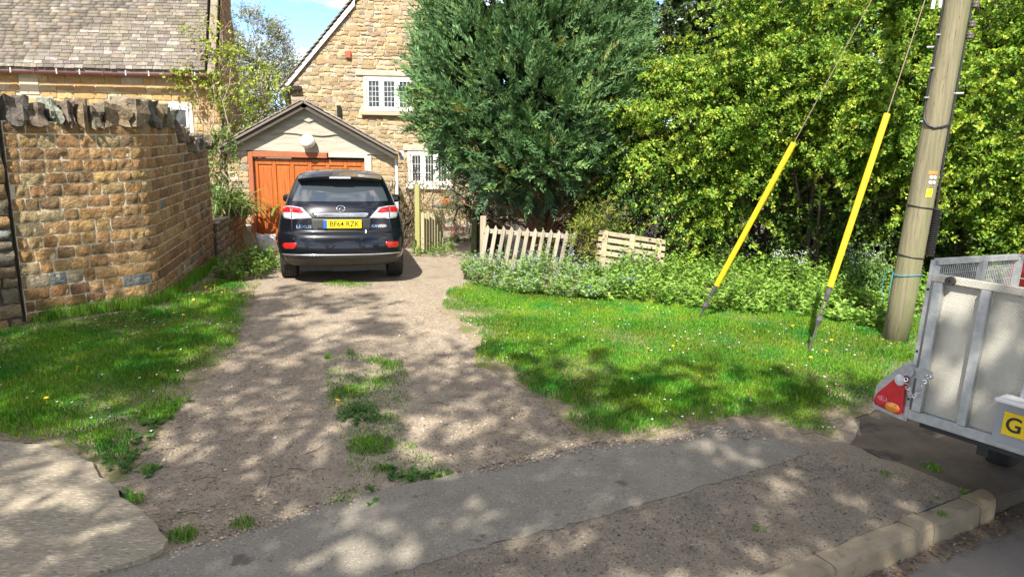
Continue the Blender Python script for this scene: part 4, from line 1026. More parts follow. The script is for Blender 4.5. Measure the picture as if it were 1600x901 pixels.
for k in range(16):
    a = k / 15; y_ = .03 - .13 * a; z_ = LZ + .20 - .13 * math.sin(math.pi * min(a * 1.05, 1)) + .03 * a
    an = k * 1.3; b.tube([(-.085 + .011 * math.cos(t) * math.cos(an), y_ + .012 * math.sin(t), z_ + .011 * math.cos(t) * math.sin(an)) for t in [2 * math.pi * j / 8 for j in range(9)]], .0028, 5)
b.build('latch_chain', m_chrome, tr)
# plate holder
m_pgrey = mat('plate_backing', (.30, .31, .33), rough=.5); yb = -.80
b = MB(); b.box((-.10, yb, .30), (.16, .64, .022), bev=.006); b.build('plate_light_shelf', m_white, tr)
b = MB(); b.box((-.075, yb + .02, .165), (.02, .62, .24)); ph = b.build('plate_holder', m_pgrey, tr)
np2 = mk('number_plate', *boxvf((-.09, yb + .03, .165), (.01, .52, .13), bev=.004), m_plate, ph)
V, Fc = text_mesh('G', .115, .001, .95); mk('plate_lettering', [(-.097 - z, yb + .235 - x, y + .163) for x, y, z in V], Fc, m_ink, np2)
for s in (1, -1):
    yc = -.2 if s > 0 else -TW + .2
    wh = MB().lathe([(.12, -.075), (.22, -.08), (.245, -.06), (.25, 0), (.245, .06), (.22, .08), (.12, .075)], 28, (TL * .86, yc, -.21), Matrix.Rotation(math.pi / 2, 3, 'X')).build('wheel', m_tyre, tr, smooth=True)
    MB().lathe([(0, .05 * s), (.13, .06 * s), (.13, -.06), (0, -.06)], 20, (TL * .86, yc, -.21), Matrix.Rotation(math.pi / 2, 3, 'X')).build('rim', m_galv, wh)
    V = []; n = 14
    for k in range(n + 1):
        a = math.pi * k / n
        for y_ in (yc - .1, yc + .1): V.append((TL * .86 + .27 * math.cos(a), y_, -.23 + .20 * math.sin(a)))
    mk('mudguard', V, [(2 * k, 2 * k + 1, 2 * k + 3, 2 * k + 2) for k in range(n)], m_trail_dark, tr)
b = MB(); b.tube([(TL - .2, -.25, -.1), (TL + .9, -TW / 2, -.1)], .03, 8); b.tube([(TL - .2, -TW + .25, -.1), (TL + .9, -TW / 2, -.1)], .03, 8); b.tube([(TL + .75, -TW / 2, .2), (TL + .75, -TW / 2, -.33)], .022, 8); b.build('drawbar', m_galv, tr)

# ================================================================== UTILITY POLE AND ITS STAYS
m_pole = mat('pole_wood', (.26, .23, .14), (.16, .142, .085), scale=5, detail=10, rough=.92, stretch=(7, 7, .35), bump=.8, bscale=16, bdist=.012,
             spots=[((.17, .15, .09), 6, .60, .08), ((.07, .06, .038), 15, .62, .04), ((.15, .18, .06), 1.1, .48, .2)])
PB = G(1398, 533); lean = .043
pole = thing('utility_pole', 'leaning weathered wooden utility pole with black cables and small signs on the lawn', 'utility pole', tuple(PB))
def pc(z): return Vector((lean * z, 0, z))
b = MB(); b.tube([pc(-.1), pc(.5), pc(1.5), pc(3), pc(5), pc(7.6)], [.130, .128, .124, .119, .113, .102], 28); b.build('pole_shaft', m_pole, pole, smooth=True)
def on(z, a, off=0.0):       # a point on the pole skin; a = 0 towards the camera, + to its right
    vd = Vector((-PB.x, -PB.y, 0)).normalized(); rd = Vector((-vd.y, vd.x, 0)); rr = .1295 - .0040 * z
    return pc(z) + (vd * math.cos(a) + rd * math.sin(a)) * (rr + off)
def pz(py): 
    lo_, hi = 0, 6
    for _ in range(40):
        mid = (lo_ + hi) / 2
        if pix(PB + pc(mid))[1] > py: lo_ = mid
        else: hi = mid
    return lo_
b = MB(); zc = pz(197)
b.tube([on(5.5, -1.0, .02), on(pz(20), -1.15, .014), on(pz(60), -1.15, .01), on(pz(120), -1.2, .01), on(zc + .18, -1.15, .01), on(zc + .07, -.95, .012), on(zc + .005, -.5, .014), on(zc - .02, 0, .014), on(zc - .01, .5, .012), on(zc + .01, 1.1, .012), on(zc + .05, 1.6, .012)], .011, 7); b.build('cable', m_black, pole, smooth=True)
for py in (55, 107, 153, 190): mk('cable_clip', *boxvf(on(pz(py), -1.0, .014), (.06, .02, .014)), m_galv, pole)
for k, py in enumerate((10, 40, 58)):
    p = on(pz(py), 1.5, .04); MB().lathe([(0, -.03), (.03, -.03), (.035, -.01), (.025, 0), (.035, .012), (.03, .03), (0, .03)], 12, p).build('insulator', mat('insulator_brown', (.10, .08, .07), rough=.4), pole, smooth=True)
b = MB(); b.tube([on(pz(12), -1.3, .03), on(pz(-20), -1.3, .06)], .02, 8); b.tube([on(pz(14), -1.25, .10), on(pz(-10), -1.3, .10)], .018, 8); b.build('cable_termination', m_white, pole)
for k in range(4):
    p = on(2.6 + k * .45, -1.45 if k % 2 else 1.5, .03); MB().tube([on(2.6 + k * .45, -1.45 if k % 2 else 1.5, -.03), on(2.6 + k * .45, -1.45 if k % 2 else 1.5, .08)], .011, 7).build('step_bolt', m_galv, pole)
def plate_on(name, py, a, w_, h_, m, parent=pole, off=.004):
    z = pz(py); V = []; n = 6
    for k in range(n + 1):
        aa = a + (k / n - .5) * w_ / .14
        for dz in (-h_ / 2, h_ / 2): V.append(on(z + dz, aa, off))
    V += [v + (pc(z) - v) * .015 for v in V]
    m2 = 2 * (n + 1)
    Fc = [(2 * k, 2 * k + 2, 2 * k + 3, 2 * k + 1) for k in range(n)] + [(2 * k, 2 * k + m2, 2 * k + 2 + m2, 2 * k + 2) for k in range(n)] + [(2 * k + 1, 2 * k + 3, 2 * k + 3 + m2, 2 * k + 1 + m2) for k in range(n)] + [(0, 1, 1 + m2, m2), (2 * n, 2 * n + m2, 2 * n + 1 + m2, 2 * n + 1)]
    return mk(name, V, Fc, m, parent)
plate_on('warning_plate', 269, .55, .105, .032, mat('tag_orange', (.75, .24, .05), rough=.5))
m_disc = mat('tag_white', (.75, .76, .78), rough=.4)
for py in (276, 284):
    for a in (.42, .72):
        z = pz(py); c = on(z, a + .02, .004); nrm_ = (on(z, a + .02, .02) - pc(z)).normalized()
        Mx = nrm_.to_track_quat('Z', 'Y').to_matrix(); MB().lathe([(0.0055, .003), (.016, .003), (.018, 0)], 14, c, Mx).build('number_disc', m_disc, pole)
yp = plate_on('hazard_plate', 300, .52, .07, .085, mat('tag_yellow', (.80, .70, .03), rough=.5))
for dz in (.02, .005, -.012): 
    z = pz(300) + dz; V = [on(z - .003, .38, .006), on(z - .003, .66, .006), on(z + .003, .66, .006), on(z + .003, .38, .006)]; mk('plate_lettering', V, [(0, 1, 2, 3)], m_ink, yp)
for py in (322, 399):
    z = pz(py); b = MB(); b.tube([on(z - .015 * math.sin(a), a, .005) for a in [2 * math.pi * k / 28 for k in range(29)]], .0075, 5); b.build('strap', m_black, pole)
z0, z1 = pz(398), pz(325); b = MB(); n = 22
pts, rs = [], []
for k in range(n * 2 + 1):
    t = k / (n * 2); pts.append(on(z0 + (z1 - z0) * t, 1.75, .045)); rs.append(.050 if k % 2 else .033)
b.tube(pts, rs, 14); b.tube([on(z1, 1.7, .03), on(z1 + .5, 1.55, .012), on(2.7, 1.5, .01), on(5.5, 1.5, .01)], .012, 6); b.build('cable_guard', m_black, pole)
m_rope = mat('blue_rope', (.05, .25, .38), rough=.6); z = pz(428); b = MB()
b.tube([on(z + .012 * math.sin(a * 2), a, .008) for a in [2 * math.pi * k / 24 for k in range(25)]], .0055, 6); b.tube([on(z, -1.4, .012), on(z + .04, -1.5, .05), on(z - .05, -1.6, .09), on(z - .22, -1.55, .08), on(z - .34, -1.5, .04)], .0035, 6); b.tube([on(z, -1.3, .012), on(z - .15, -1.35, .015), on(z - .3, -1.4, .012)], .0035, 6); b.build('rope', m_rope, pole, smooth=True)
m_yel = mat('yellow_guard', (.80, .53, .012), (.70, .44, .012), scale=5, rough=.42, stretch=(3, 3, .6), spots=[((.45, .30, .03), 9, .66, .06)]); m_steel = mat('stay_steel', (.16, .15, .14), (.10, .09, .085), scale=20, rough=.55, metal=.6); m_wire = mat('stay_wire', (.28, .22, .15), rough=.6, metal=.4)
def stay(anchor, ptop, y0, y1, yt, lab, sag=0.0):
    A = anchor; B = PB + pc(ptop) + Vector((-.05, 0, 0)); d = (B - A); L_ = d.length; u = d / L_
    def s_at(py):
        lo_, hi = 0, L_
        for _ in range(40):
            mid = (lo_ + hi) / 2
            if pix(A + u * mid)[1] > py: lo_ = mid
            else: hi = mid
        return lo_
    t = thing('guy_wire', lab, 'guy wire', tuple(A), 'stays of the utility pole')
    f = lambda s, o=Vector(): u * s + o; sa, sb, st_ = s_at(y0), s_at(y1), s_at(yt)
    MB().tube([f(-.12), f(st_)], .011, 8).build('anchor_rod', m_steel, t)
    side = u.cross(Vector((0, 1, 0))).normalized(); b = MB()
    for s_ in (-1, 1): b.tube([f(st_ - .02, side * .008 * s_), f((st_ + sa) / 2, side * .020 * s_), f(sa - .05, side * .010 * s_)], .0075, 6)
    b.tube([f(st_ - .045), f(st_ + .0), f(st_ + .05)], [.022, .034, .026], 8); b.tube([f(sa - .14), f(sa - .07), f(sa + .02)], [.018, .027, .022], 8); b.build('turnbuckle', m_steel, t)
    g = MB().tube([f(sa), f(sb)], .031, 16).build('yellow_guard', m_yel, t, smooth=False)
    MB().tube([f(sb - .01), f(sb + (L_ - sb) * .5), f(L_)], .005, 6).build('wire', m_wire, t)
    return t
stay(G(1090, 500), 5.45, 446, 223, 478, 'left stay wire with a yellow plastic guard leaning over the weeds')
stay(G(1262, 553), 5.15, 448, 178, 500, 'right stay wire with a yellow plastic guard, nearest to the wooden pole')

# ================================================================== FENCE, PALLET, GATE, GARDEN FURNITURE
m_pick = mat('pale_picket', (.43, .38, .285), (.31, .27, .20), scale=5, detail=8, rough=.85, stretch=(4, 4, .6), bump=.4, bscale=14, objcol=True)
m_pall = mat('pallet_wood', (.38, .325, .22), (.27, .23, .16), scale=5, rough=.9, stretch=(1, 4, 4), objcol=True, bump=.4, bscale=14)
FY = 11.6; fa, fb = P(762, 352, FY), P(898, 362, FY + .15); r = random.Random(8)
fo = Vector((fa.x, FY, T(0, FY))); fence = thing('picket_fence', 'short pale picket fence leaning to the right above the bluebells', 'fence', tuple(fo))
n = 12; sh = .13
for i in range(n):
    t = i / (n - 1); q = fa.lerp(fb, t); hgt = q.z - fo.z; w_ = .066 + r.uniform(-.005, .005)
    poly = [(-w_ / 2 - sh, -.05), (w_ / 2 - sh, -.05), (w_ / 2, hgt - .05), (0, hgt + .012), (-w_ / 2, hgt - .05)]
    b = MB(); b.prism(poly, (0, .02, 0), (q.x, q.y, fo.z), (1, 0, 0), (0, 0, 1)); g = r.uniform(.85, 1.12); b.build('picket', m_pick, fence, tuple(fo), color=(g, g, g))
for hz_ in (-.13, -.62):
    a, e = fa + Vector((-.05 + hz_ * .15, .035, hz_)), fb + Vector((.05 + hz_ * .15, .035, hz_)); d = (e - a); b = MB()
    V = [a, e, e + Vector((0, 0, .07)), a + Vector((0, 0, .07))]; V += [v + Vector((0, .035, 0)) for v in V]
    mk('rail', V, [(0, 1, 2, 3), (7, 6, 5, 4), (0, 4, 5, 1), (3, 2, 6, 7), (0, 3, 7, 4), (1, 5, 6, 2)], m_pick, fence, tuple(fo), color=(1, 1, 1))
q = P(755, 338, FY + .05); MB().box((q.x, FY + .1, (q.z + fo.z) / 2 - .05), (.10, .09, q.z - fo.z + .1), bev=.01).build('fence_post', m_pick, fence, tuple(fo), color=(.95, .9, .85))
# dark gate leaf standing open behind the post
q0, q1 = P(741, 346, 14.2), P(790, 342, 14.6); og = Vector((q0.x, 14.2, T(0, 14.2)))
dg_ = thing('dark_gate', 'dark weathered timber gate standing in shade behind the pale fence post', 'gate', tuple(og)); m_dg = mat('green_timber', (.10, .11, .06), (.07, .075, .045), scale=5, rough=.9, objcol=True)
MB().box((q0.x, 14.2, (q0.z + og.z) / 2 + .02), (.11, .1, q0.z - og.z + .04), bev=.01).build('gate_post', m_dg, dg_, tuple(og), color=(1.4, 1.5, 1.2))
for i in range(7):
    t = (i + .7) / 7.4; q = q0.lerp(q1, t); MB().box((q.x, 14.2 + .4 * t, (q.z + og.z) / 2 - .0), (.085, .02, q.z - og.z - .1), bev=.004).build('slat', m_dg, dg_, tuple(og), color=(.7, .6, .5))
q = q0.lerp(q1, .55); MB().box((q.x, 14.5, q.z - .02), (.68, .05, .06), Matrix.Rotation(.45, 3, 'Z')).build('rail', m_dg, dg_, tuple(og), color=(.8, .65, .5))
# pallet leaning among the weeds
PY = 11.75; c0, c1, c2 = P(936, 358, PY), P(1040, 374, PY), P(1026, 424, PY - .28)
ux = (c1 - c0); Lx = ux.length; ux.normalize(); uz = (c2 - c1); uz = (uz - ux * uz.dot(ux)); Lz = uz.length + .12; uz.normalize(); un = ux.cross(uz).normalized(); un = un if un.y < 0 else -un
pal = thing('pallet', 'old wooden pallet leaning on its side in the weeds right of the picket fence', 'pallet', (c0.x, PY, T(0, PY)))
po = (c0.x, PY, T(0, PY)); Mp = Matrix((ux, un, -uz)).transposed()
for i in range(6):
    s_ = Lz * (i + .5) / 6; g = r.uniform(.85, 1.15); MB().box(c0 + ux * Lx / 2 + uz * s_ + un * .012, (Lx, .022, Lz / 6 * .68), Mp, .004).build('deck_board', m_pall, pal, po, color=(g, g, g * .95))
for i in range(3):
    s_ = Lx * (.10 + .40 * i); MB().box(c0 + ux * s_ + uz * Lz / 2 - un * .05, (.09, .095, Lz - .02), Mp, .004).build('bearer', m_pall, pal, po, color=(.9, .85, .8))
    MB().box(c0 + ux * s_ + uz * (Lz / 2) + un * .034, (.085, .02, Lz - .03), Mp, .004).build('cross_board', m_pall, pal, po, color=(1.05, 1, .9))
for i in range(4):
    s_ = Lz * (i + .5) / 4; MB().box(c0 + ux * Lx / 2 + uz * s_ - un * .11, (Lx, .02, Lz / 7), Mp, .004).build('deck_board', m_pall, pal, po, color=(.8, .78, .7))
# mossy small gate left of the path
m_moss = mat('mossy_wood', (.46, .44, .20), (.52, .46, .30), scale=3, rough=.9, stretch=(4, 4, .7), objcol=True); GYg = 14.2
og = Vector((P(656, 390, GYg).x, GYg, T(0, GYg))); sg = thing('small_gate', 'small mossy yellow green picket gate standing open beside the garage corner', 'gate', tuple(og))
qa = P(652, 290, GYg); MB().box((qa.x, GYg, (qa.z + og.z) / 2), (.10, .10, qa.z - og.z + .04), bev=.012).build('gate_post', m_moss, sg, tuple(og), color=(.72, .74, .5))
for i in range(8):
    t = i / 7; q = P(660 + 30 * t, 331 + r.uniform(-2, 2), GYg + 1.0 * t); zb = T(0, q.y) + .05; w_ = .062
    poly = [(-w_ / 2, zb), (w_ / 2, zb), (w_ / 2, q.z - .03), (0, q.z), (-w_ / 2, q.z - .03)]
    g = r.uniform(.85, 1.15); MB().prism(poly, (.005, .02, 0), (q.x, q.y, 0), (1, .25, 0), (0, 0, 1)).build('picket', m_moss, sg, tuple(og), color=(g * .9, g * .88, g * .95))
for dz in (.25, .62):
    a, e = P(658, 392, GYg), P(690, 384, GYg + 1.0); MB().tube([(a.x, a.y + .03, T(0, a.y) + dz), (e.x, e.y + .03, T(0, e.y) + dz)], .025, 6).build('rail', m_moss, sg, tuple(og), color=(.9, .9, .9))
# garden table, chairs, lantern
m_castiron = mat('cast_iron', (.022, .022, .024), rough=.5)
tp = P(702, 322, 18.2); tb = Vector((tp.x, 18.2, T(0, 18.2))); gt = thing('garden_table', 'black ornate metal garden table on the terrace below the lower window', 'table', tuple(tb))
h_ = tp.z - tb.z
MB().lathe([(0, h_ - .02), (.44, h_ - .02), (.46, h_ - .01), (.46, h_ + .005), (0, h_ + .012)], 28).build('table_top', m_castiron, gt)
for k in range(4):
    a = math.pi / 4 + k * math.pi / 2; MB().tube([(.34 * math.cos(a), .34 * math.sin(a), h_ - .02), (.22 * math.cos(a), .22 * math.sin(a), h_ * .6), (.16 * math.cos(a), .16 * math.sin(a), h_ * .35), (.30 * math.cos(a), .30 * math.sin(a), .0)], .018, 6).build('leg', m_castiron, gt)
b = MB(); b.tube([(.2 * math.cos(2 * math.pi * k / 16), .2 * math.sin(2 * math.pi * k / 16), h_ * .45) for k in range(17)], .012, 6); b.build('stretcher_ring', m_castiron, gt)
ln = thing('lantern', 'small orange glass lantern standing on the black garden table', 'lantern', (tp.x - .05, 18.1, tp.z + .012))
m_or = mat('orange_glass', (.75, .12, .02), rough=.2, coat=.5); MB().lathe([(0, .01), (.09, .012), (.115, .07), (.115, .14), (.08, .20), (0, .20)], 8).build('glass_body', m_or, ln)
MB().lathe([(0, .20), (.075, .20), (.05, .235), (.015, .25), (0, .25)], 8).build('cap', m_castiron, ln); MB().tube([(-.06, 0, .22), (-.04, 0, .28), (.04, 0, .28), (.06, 0, .22)], .005, 5).build('handle', m_castiron, ln); MB().lathe([(0, 0), (.095, 0), (.095, .014), (0, .014)], 8).build('base', m_castiron, ln)
def chair(x, y, a, lab):
    t = thing('garden_chair', lab, 'chair', (x, y, T(x, y)), 'black garden chairs', rot=(0, 0, a))
    MB().lathe([(0, .42), (.21, .42), (.22, .435), (0, .45)], 18).build('seat', m_castiron, t)
    for k in range(4):
        an = math.pi / 4 + k * math.pi / 2; MB().tube([(.17 * math.cos(an), .17 * math.sin(an), .42), (.13 * math.cos(an), .13 * math.sin(an), .2), (.20 * math.cos(an), .20 * math.sin(an), 0)], .012, 6).build('leg', m_castiron, t)
    b = MB(); b.tube([(-.19, .16, .43), (-.20, .22, .7), (-.1, .25, .88), (0, .26, .92), (.1, .25, .88), (.20, .22, .7), (.19, .16, .43)], .013, 6)
    for k in (-.12, -.06, 0, .06, .12): b.tube([(k, .17, .43), (k * 1.1, .23, .68), (k * .8, .25, .88)], .008, 5)
    b.build('backrest', m_castiron, t)
chair(tp.x + .62, 17.9, -1.2, 'black metal garden chair right of the garden table'); chair(tp.x - .6, 18.3, 1.3, 'black metal garden chair left of the garden table')
# leaning board and white sack by the garage's left jamb
q0, q1 = P(384, 358, 14.35), P(398, 391, 13.9); bo = Vector((q1.x, q1.y, T(0, q1.y)))
brd = MB(); Vd = (q0 - Vector((q1.x, q1.y, bo.z))).normalized(); lf = (q0 - bo).length
b = MB(); sdv = Vector((1, .1, 0)).normalized(); V = []
for p, w_ in ((bo, .10), (bo + Vd * (lf * .75), .11), (bo + Vd * lf * 1.0, .03)): V += [p - sdv * w_, p + sdv * w_]
V += [v + Vector((0, .025, .0)) for v in V]
o = mk('loose_board', V, [(0, 1, 3, 2), (2, 3, 5, 4), (6, 8, 9, 7), (8, 10, 11, 9), (0, 2, 8, 6), (2, 4, 10, 8), (1, 7, 9, 3), (3, 9, 11, 5), (4, 5, 11, 10), (0, 6, 7, 1)], m_pick, None, tuple(bo)); o.location = bo
tag(o, 'pale broken board leaning against the low wall left of the garage door', 'board'); o.color = (.95, .95, .9, 1)
V, Fc = rock(.26, .22, .36, random.Random(3), 4, .22); sq = G(404, 400); o = mk('plastic_sack', V, Fc, mat('sack_white', (.70, .70, .72), (.55, .56, .6), scale=9, rough=.45, bump=.8, bscale=14), None, smooth=True); o.location = (sq.x, sq.y + .55, T(0, sq.y + .55) - .01)
tag(o, 'crumpled white plastic sack on the ground beside the garage door', 'sack')

# ================================================================== RED CAR beyond the trailer (only its tail shows)
m_red = mat('red_paint', (.13, .004, .009), rough=.25, coat=1)
RCp = P(1688, 440, 8.2); RCp = Vector((RCp.x + 3.85 * .892, 8.2 + 3.85 * .451, T(0, 9.0))); rc = thing('red_car', 'dark red car parked beyond the trailer, mostly outside the right edge', 'car', tuple(RCp), rot=(0, 0, rad(116.8)))
prof = [(0, .3), (.02, .75), (.1, .95), (.42, 1.42), (.7, 1.47), (1.9, 1.46), (2.2, 1.38), (2.85, .98), (3.7, .82), (3.85, .6), (3.85, .3)]
b = MB(); n = len(prof); V = []
for xw in (-1, -.92, .92, 1):
    for y_, z_ in prof:
        k = .82 - (.22 * max(0, (z_ - .9) / .57)); V.append((xw * k, y_ + (.05 if abs(xw) == 1 and y_ < .5 else 0), z_ - (.03 if abs(xw) == 1 else 0)))
Fc = [(j * n + i, (j + 1) * n + i, (j + 1) * n + (i + 1) % n, j * n + (i + 1) % n) for j in range(3) for i in range(n)] + [tuple(range(n)), tuple(3 * n + i for i in range(n))[::-1]]
mk('body', V, Fc, m_red, rc)
mk('rear_window', [(-.56, .12, .98), (.56, .12, .98), (.50, .385, 1.36), (-.50, .385, 1.36)], [(0, 1, 2, 3)], m_carglass, rc)
for s in (-1, 1):
    mk('side_window', [(s * .813, .55, 1.0), (s * .813, 2.5, 1.0), (s * .645, 2.05, 1.36), (s * .645, .75, 1.38)], [(0, 1, 2, 3)[::s]], m_carglass, rc)
    mk('tail_light', *boxvf((s * .68, .035, .88), (.16, .08, .22), bev=.02), m_lens_r, rc)
    for ya in (.65, 3.1):
        wh = MB().lathe([(.18, -.1), (.28, -.1), (.31, -.08), (.31, .08), (.28, .1), (.18, .1)], 24, (s * .74, ya, .31), Matrix.Rotation(math.pi / 2, 3, 'Y')).build('wheel', m_tyre, rc, smooth=True); MB().lathe([(0, .09), (.19, .09), (.19, -.09), (0, -.09)], 18, (s * .74, ya, .31), Matrix.Rotation(math.pi / 2, 3, 'Y')).build('rim', m_rim, wh)
# ================================================================== VEGETATION
def unit(a): return a / np.maximum(np.linalg.norm(a, axis=-1, keepdims=True), 1e-9)
m_leaf = mat('leaf', (1, 1, 1), rough=.5, attr=True, transl=.30, spec=.35)
m_leafg = mat('glossy_leaf', (1, 1, 1), rough=.28, attr=True, transl=.15, spec=.5)
m_needle = mat('conifer_spray', (1, 1, 1), rough=.6, attr=True, transl=.18, spec=.3)
m_grass = mat('grass_blade', (1, 1, 1), rough=.55, attr=True, transl=.35, spec=.3)
m_petal = mat('petal', (1, 1, 1), rough=.6, attr=True, transl=.2)
m_bark = mat('bark', (.14, .105, .075), (.08, .06, .045), scale=8, rough=.95, bump=.8, bscale=24, stretch=(3, 3, .6))
m_bark2 = mat('red_brown_bark', (.20, .105, .06), (.12, .065, .04), scale=8, rough=.95, bump=.8, bscale=24, stretch=(3, 3, .6))
def leaf_arrays(Pp, D, Nn, L, W, fold=.15):
    n = len(Pp); D = unit(D); S_ = unit(np.cross(D, Nn)); Nn = np.cross(S_, D); L = np.broadcast_to(L, n)[:, None]; W = np.broadcast_to(W, n)[:, None]
    tip = Pp + D * L; m1 = Pp + D * L * .42 + S_ * W * .5 + Nn * W * fold; m2 = Pp + D * L * .42 - S_ * W * .5 + Nn * W * fold
    V = np.stack([Pp, m1, tip, m2], 1).reshape(-1, 3); b = np.arange(n)[:, None] * 4
    return V, np.concatenate([b + [[0, 1, 2]], b + [[0, 2, 3]]], 1).reshape(-1, 3)
def tint(cols, n, rng, per=None):
    w_ = np.array([c[0] for c in cols], float); k = rng.choice(len(cols), n, p=w_ / w_.sum()); return np.array([c[1] for c in cols])[k]
def crown_arrays(blobs, ntw, per, tl, L, W, seed, cols, up=.35, shell=(.72, 1.06), spread=1.0, gate=.0, gscale=.9, flat=.3, sag=.12, cull=True, wander=.55, sprays=0):
    rng = np.random.default_rng(seed); Pb = np.array([b[0] for b in blobs], float); Rb = np.array([b[1] for b in blobs], float)
    ar = (Rb[:, 0] * Rb[:, 2] + Rb[:, 1] * Rb[:, 2] + Rb[:, 0] * Rb[:, 1]); m = int(ntw * 2.6)
    k = rng.choice(len(blobs), m, p=ar / ar.sum()); d = unit(rng.normal(0, 1, (m, 3))); rr = shell[0] + (shell[1] - shell[0]) * rng.random(m) ** .7
    p = Pb[k] + d * Rb[k] * rr[:, None]; keep = snoise(p, gscale, seed % 7) > gate - rng.random(m) * .5
    if cull:
        for j in range(len(blobs)):
            q = np.linalg.norm((p - Pb[j]) / Rb[j], axis=1); keep &= (q > .66) | (k == j)
        keep &= (d[:, 1] < .45) | (rng.random(m) < .3)
    p, d = p[keep][:ntw], d[keep][:ntw]; n = len(p)
    td = unit(d + np.array([0, 0, up]) + rng.normal(0, wander, (n, 3))); ln = tl * rng.uniform(.55, 1.25, n)
    if sprays:                                   # arching branches that carry their own side twigs
        ns, sl_, m2 = sprays, 1.15, 13; k = rng.choice(len(blobs), ns, p=ar / ar.sum()); ds = rng.normal(0, 1, (ns, 3)); ds[:, 1] = -np.abs(ds[:, 1]) * .9; ds = unit(ds); s0 = Pb[k] + ds * Rb[k] * rng.uniform(.55, .95, (ns, 1)); lat = rng.normal(0, .75, ns)
        dr = unit(ds * .8 + np.stack([lat, np.full(ns, -.15), rng.uniform(.1, .9, ns)], 1)); L0 = sl_ * rng.uniform(.5, 1.2, ns); tt = np.linspace(.1, 1, m2)
        q = s0[:, None, :] + dr[:, None, :] * (L0[:, None] * tt)[..., None]; q[..., 2] -= (.38 * L0[:, None] * tt ** 2.2)
        tg = dr[:, None, :] - np.array([0, 0, 1.]) * (.8 * tt ** 1.2)[None, :, None]; sgn = np.where(np.arange(m2) % 2 == 0, 1., -1.)[None, :, None]; sv_ = unit(np.cross(dr, [0, .3, 1.]))[:, None, :] * sgn
        p = np.concatenate([p, q.reshape(-1, 3)]); td = np.concatenate([td, unit(tg * .7 + sv_ + rng.normal(0, .25, q.shape)).reshape(-1, 3)]); ln = np.concatenate([ln, (.24 * (1.25 - tt)[None, :] * rng.uniform(.6, 1.3, (ns, m2))).ravel()]); nb = n; n = len(p)
    t = np.linspace(.05, 1, per)[None, :] + rng.uniform(-.04, .04, (n, per)); pos = p[:, None, :] + td[:, None, :] * (ln[:, None] * t)[..., None]
    pos[..., 2] -= sag * ln[:, None] * t ** 2; pos += rng.normal(0, .012, pos.shape)
    sv = unit(np.cross(td, rng.normal(0, 1, (n, 3)))); s2 = np.cross(td, sv); an = rng.uniform(0, 6.283, (n, per)) if flat < .5 else np.where(np.arange(per)[None, :] % 2 == 0, 0, math.pi) + rng.normal(0, .35, (n, per))
    sd = sv[:, None, :] * np.cos(an)[..., None] + s2[:, None, :] * np.sin(an)[..., None]
    ld = unit(td[:, None, :] * (1.2 - spread * .7) + sd * spread + np.array([0, 0, .10])); nn = unit(rng.normal(0, .45, pos.shape) + np.array([0, -.25, .8]))
    if flat >= .5: nn = np.broadcast_to(s2[:, None, :] * np.where(s2[:, 1:2] > 0, -1, 1)[:, None, :], pos.shape) + rng.normal(0, .3, pos.shape) + np.array([0, -.5, .3])
    sz = rng.uniform(.4, 1.3, (n, per)) * (1.15 - .45 * t) * np.repeat(rng.uniform(.75, 1.25, (n, 1)), per, axis=1)
    V, Fc = leaf_arrays(pos.reshape(-1, 3), ld.reshape(-1, 3), nn.reshape(-1, 3), (L * sz).ravel(), (W * sz).ravel())
    c = np.repeat(tint(cols, n, rng), per, axis=0) * rng.uniform(.72, 1.25, (n * per, 1)) * np.repeat(rng.uniform(.8, 1.2, (n, 1)), per, axis=0)
    c[:, 0] *= rng.uniform(.85, 1.2, n * per)
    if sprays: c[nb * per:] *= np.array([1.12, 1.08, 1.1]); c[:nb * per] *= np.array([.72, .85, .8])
    return V, Fc, np.repeat(c, 4, axis=0), (p, td, ln)
def join(parts):
    V, Fc, Cc, o = [], [], [], 0
    for v, f, c in parts: V.append(v); Fc.append(f + o); Cc.append(c); o += len(v)
    return np.concatenate(V), np.concatenate(Fc), np.concatenate(Cc)
def limb(b, a, e, r0, r1, rng, wob=.12, n=6, nn=7):
    a, e = Vector(a), Vector(e); L_ = (e - a).length; pts = []
    for k in range(n + 1):
        t = k / n; o = Vector((rng.uniform(-1, 1), rng.uniform(-1, 1), rng.uniform(-1, 1))) * wob * L_ * .35 * math.sin(math.pi * t); pts.append(a.lerp(e, t) + o)
    b.tube(pts, [r0 + (r1 - r0) * k / n for k in range(n + 1)], nn)
    return pts
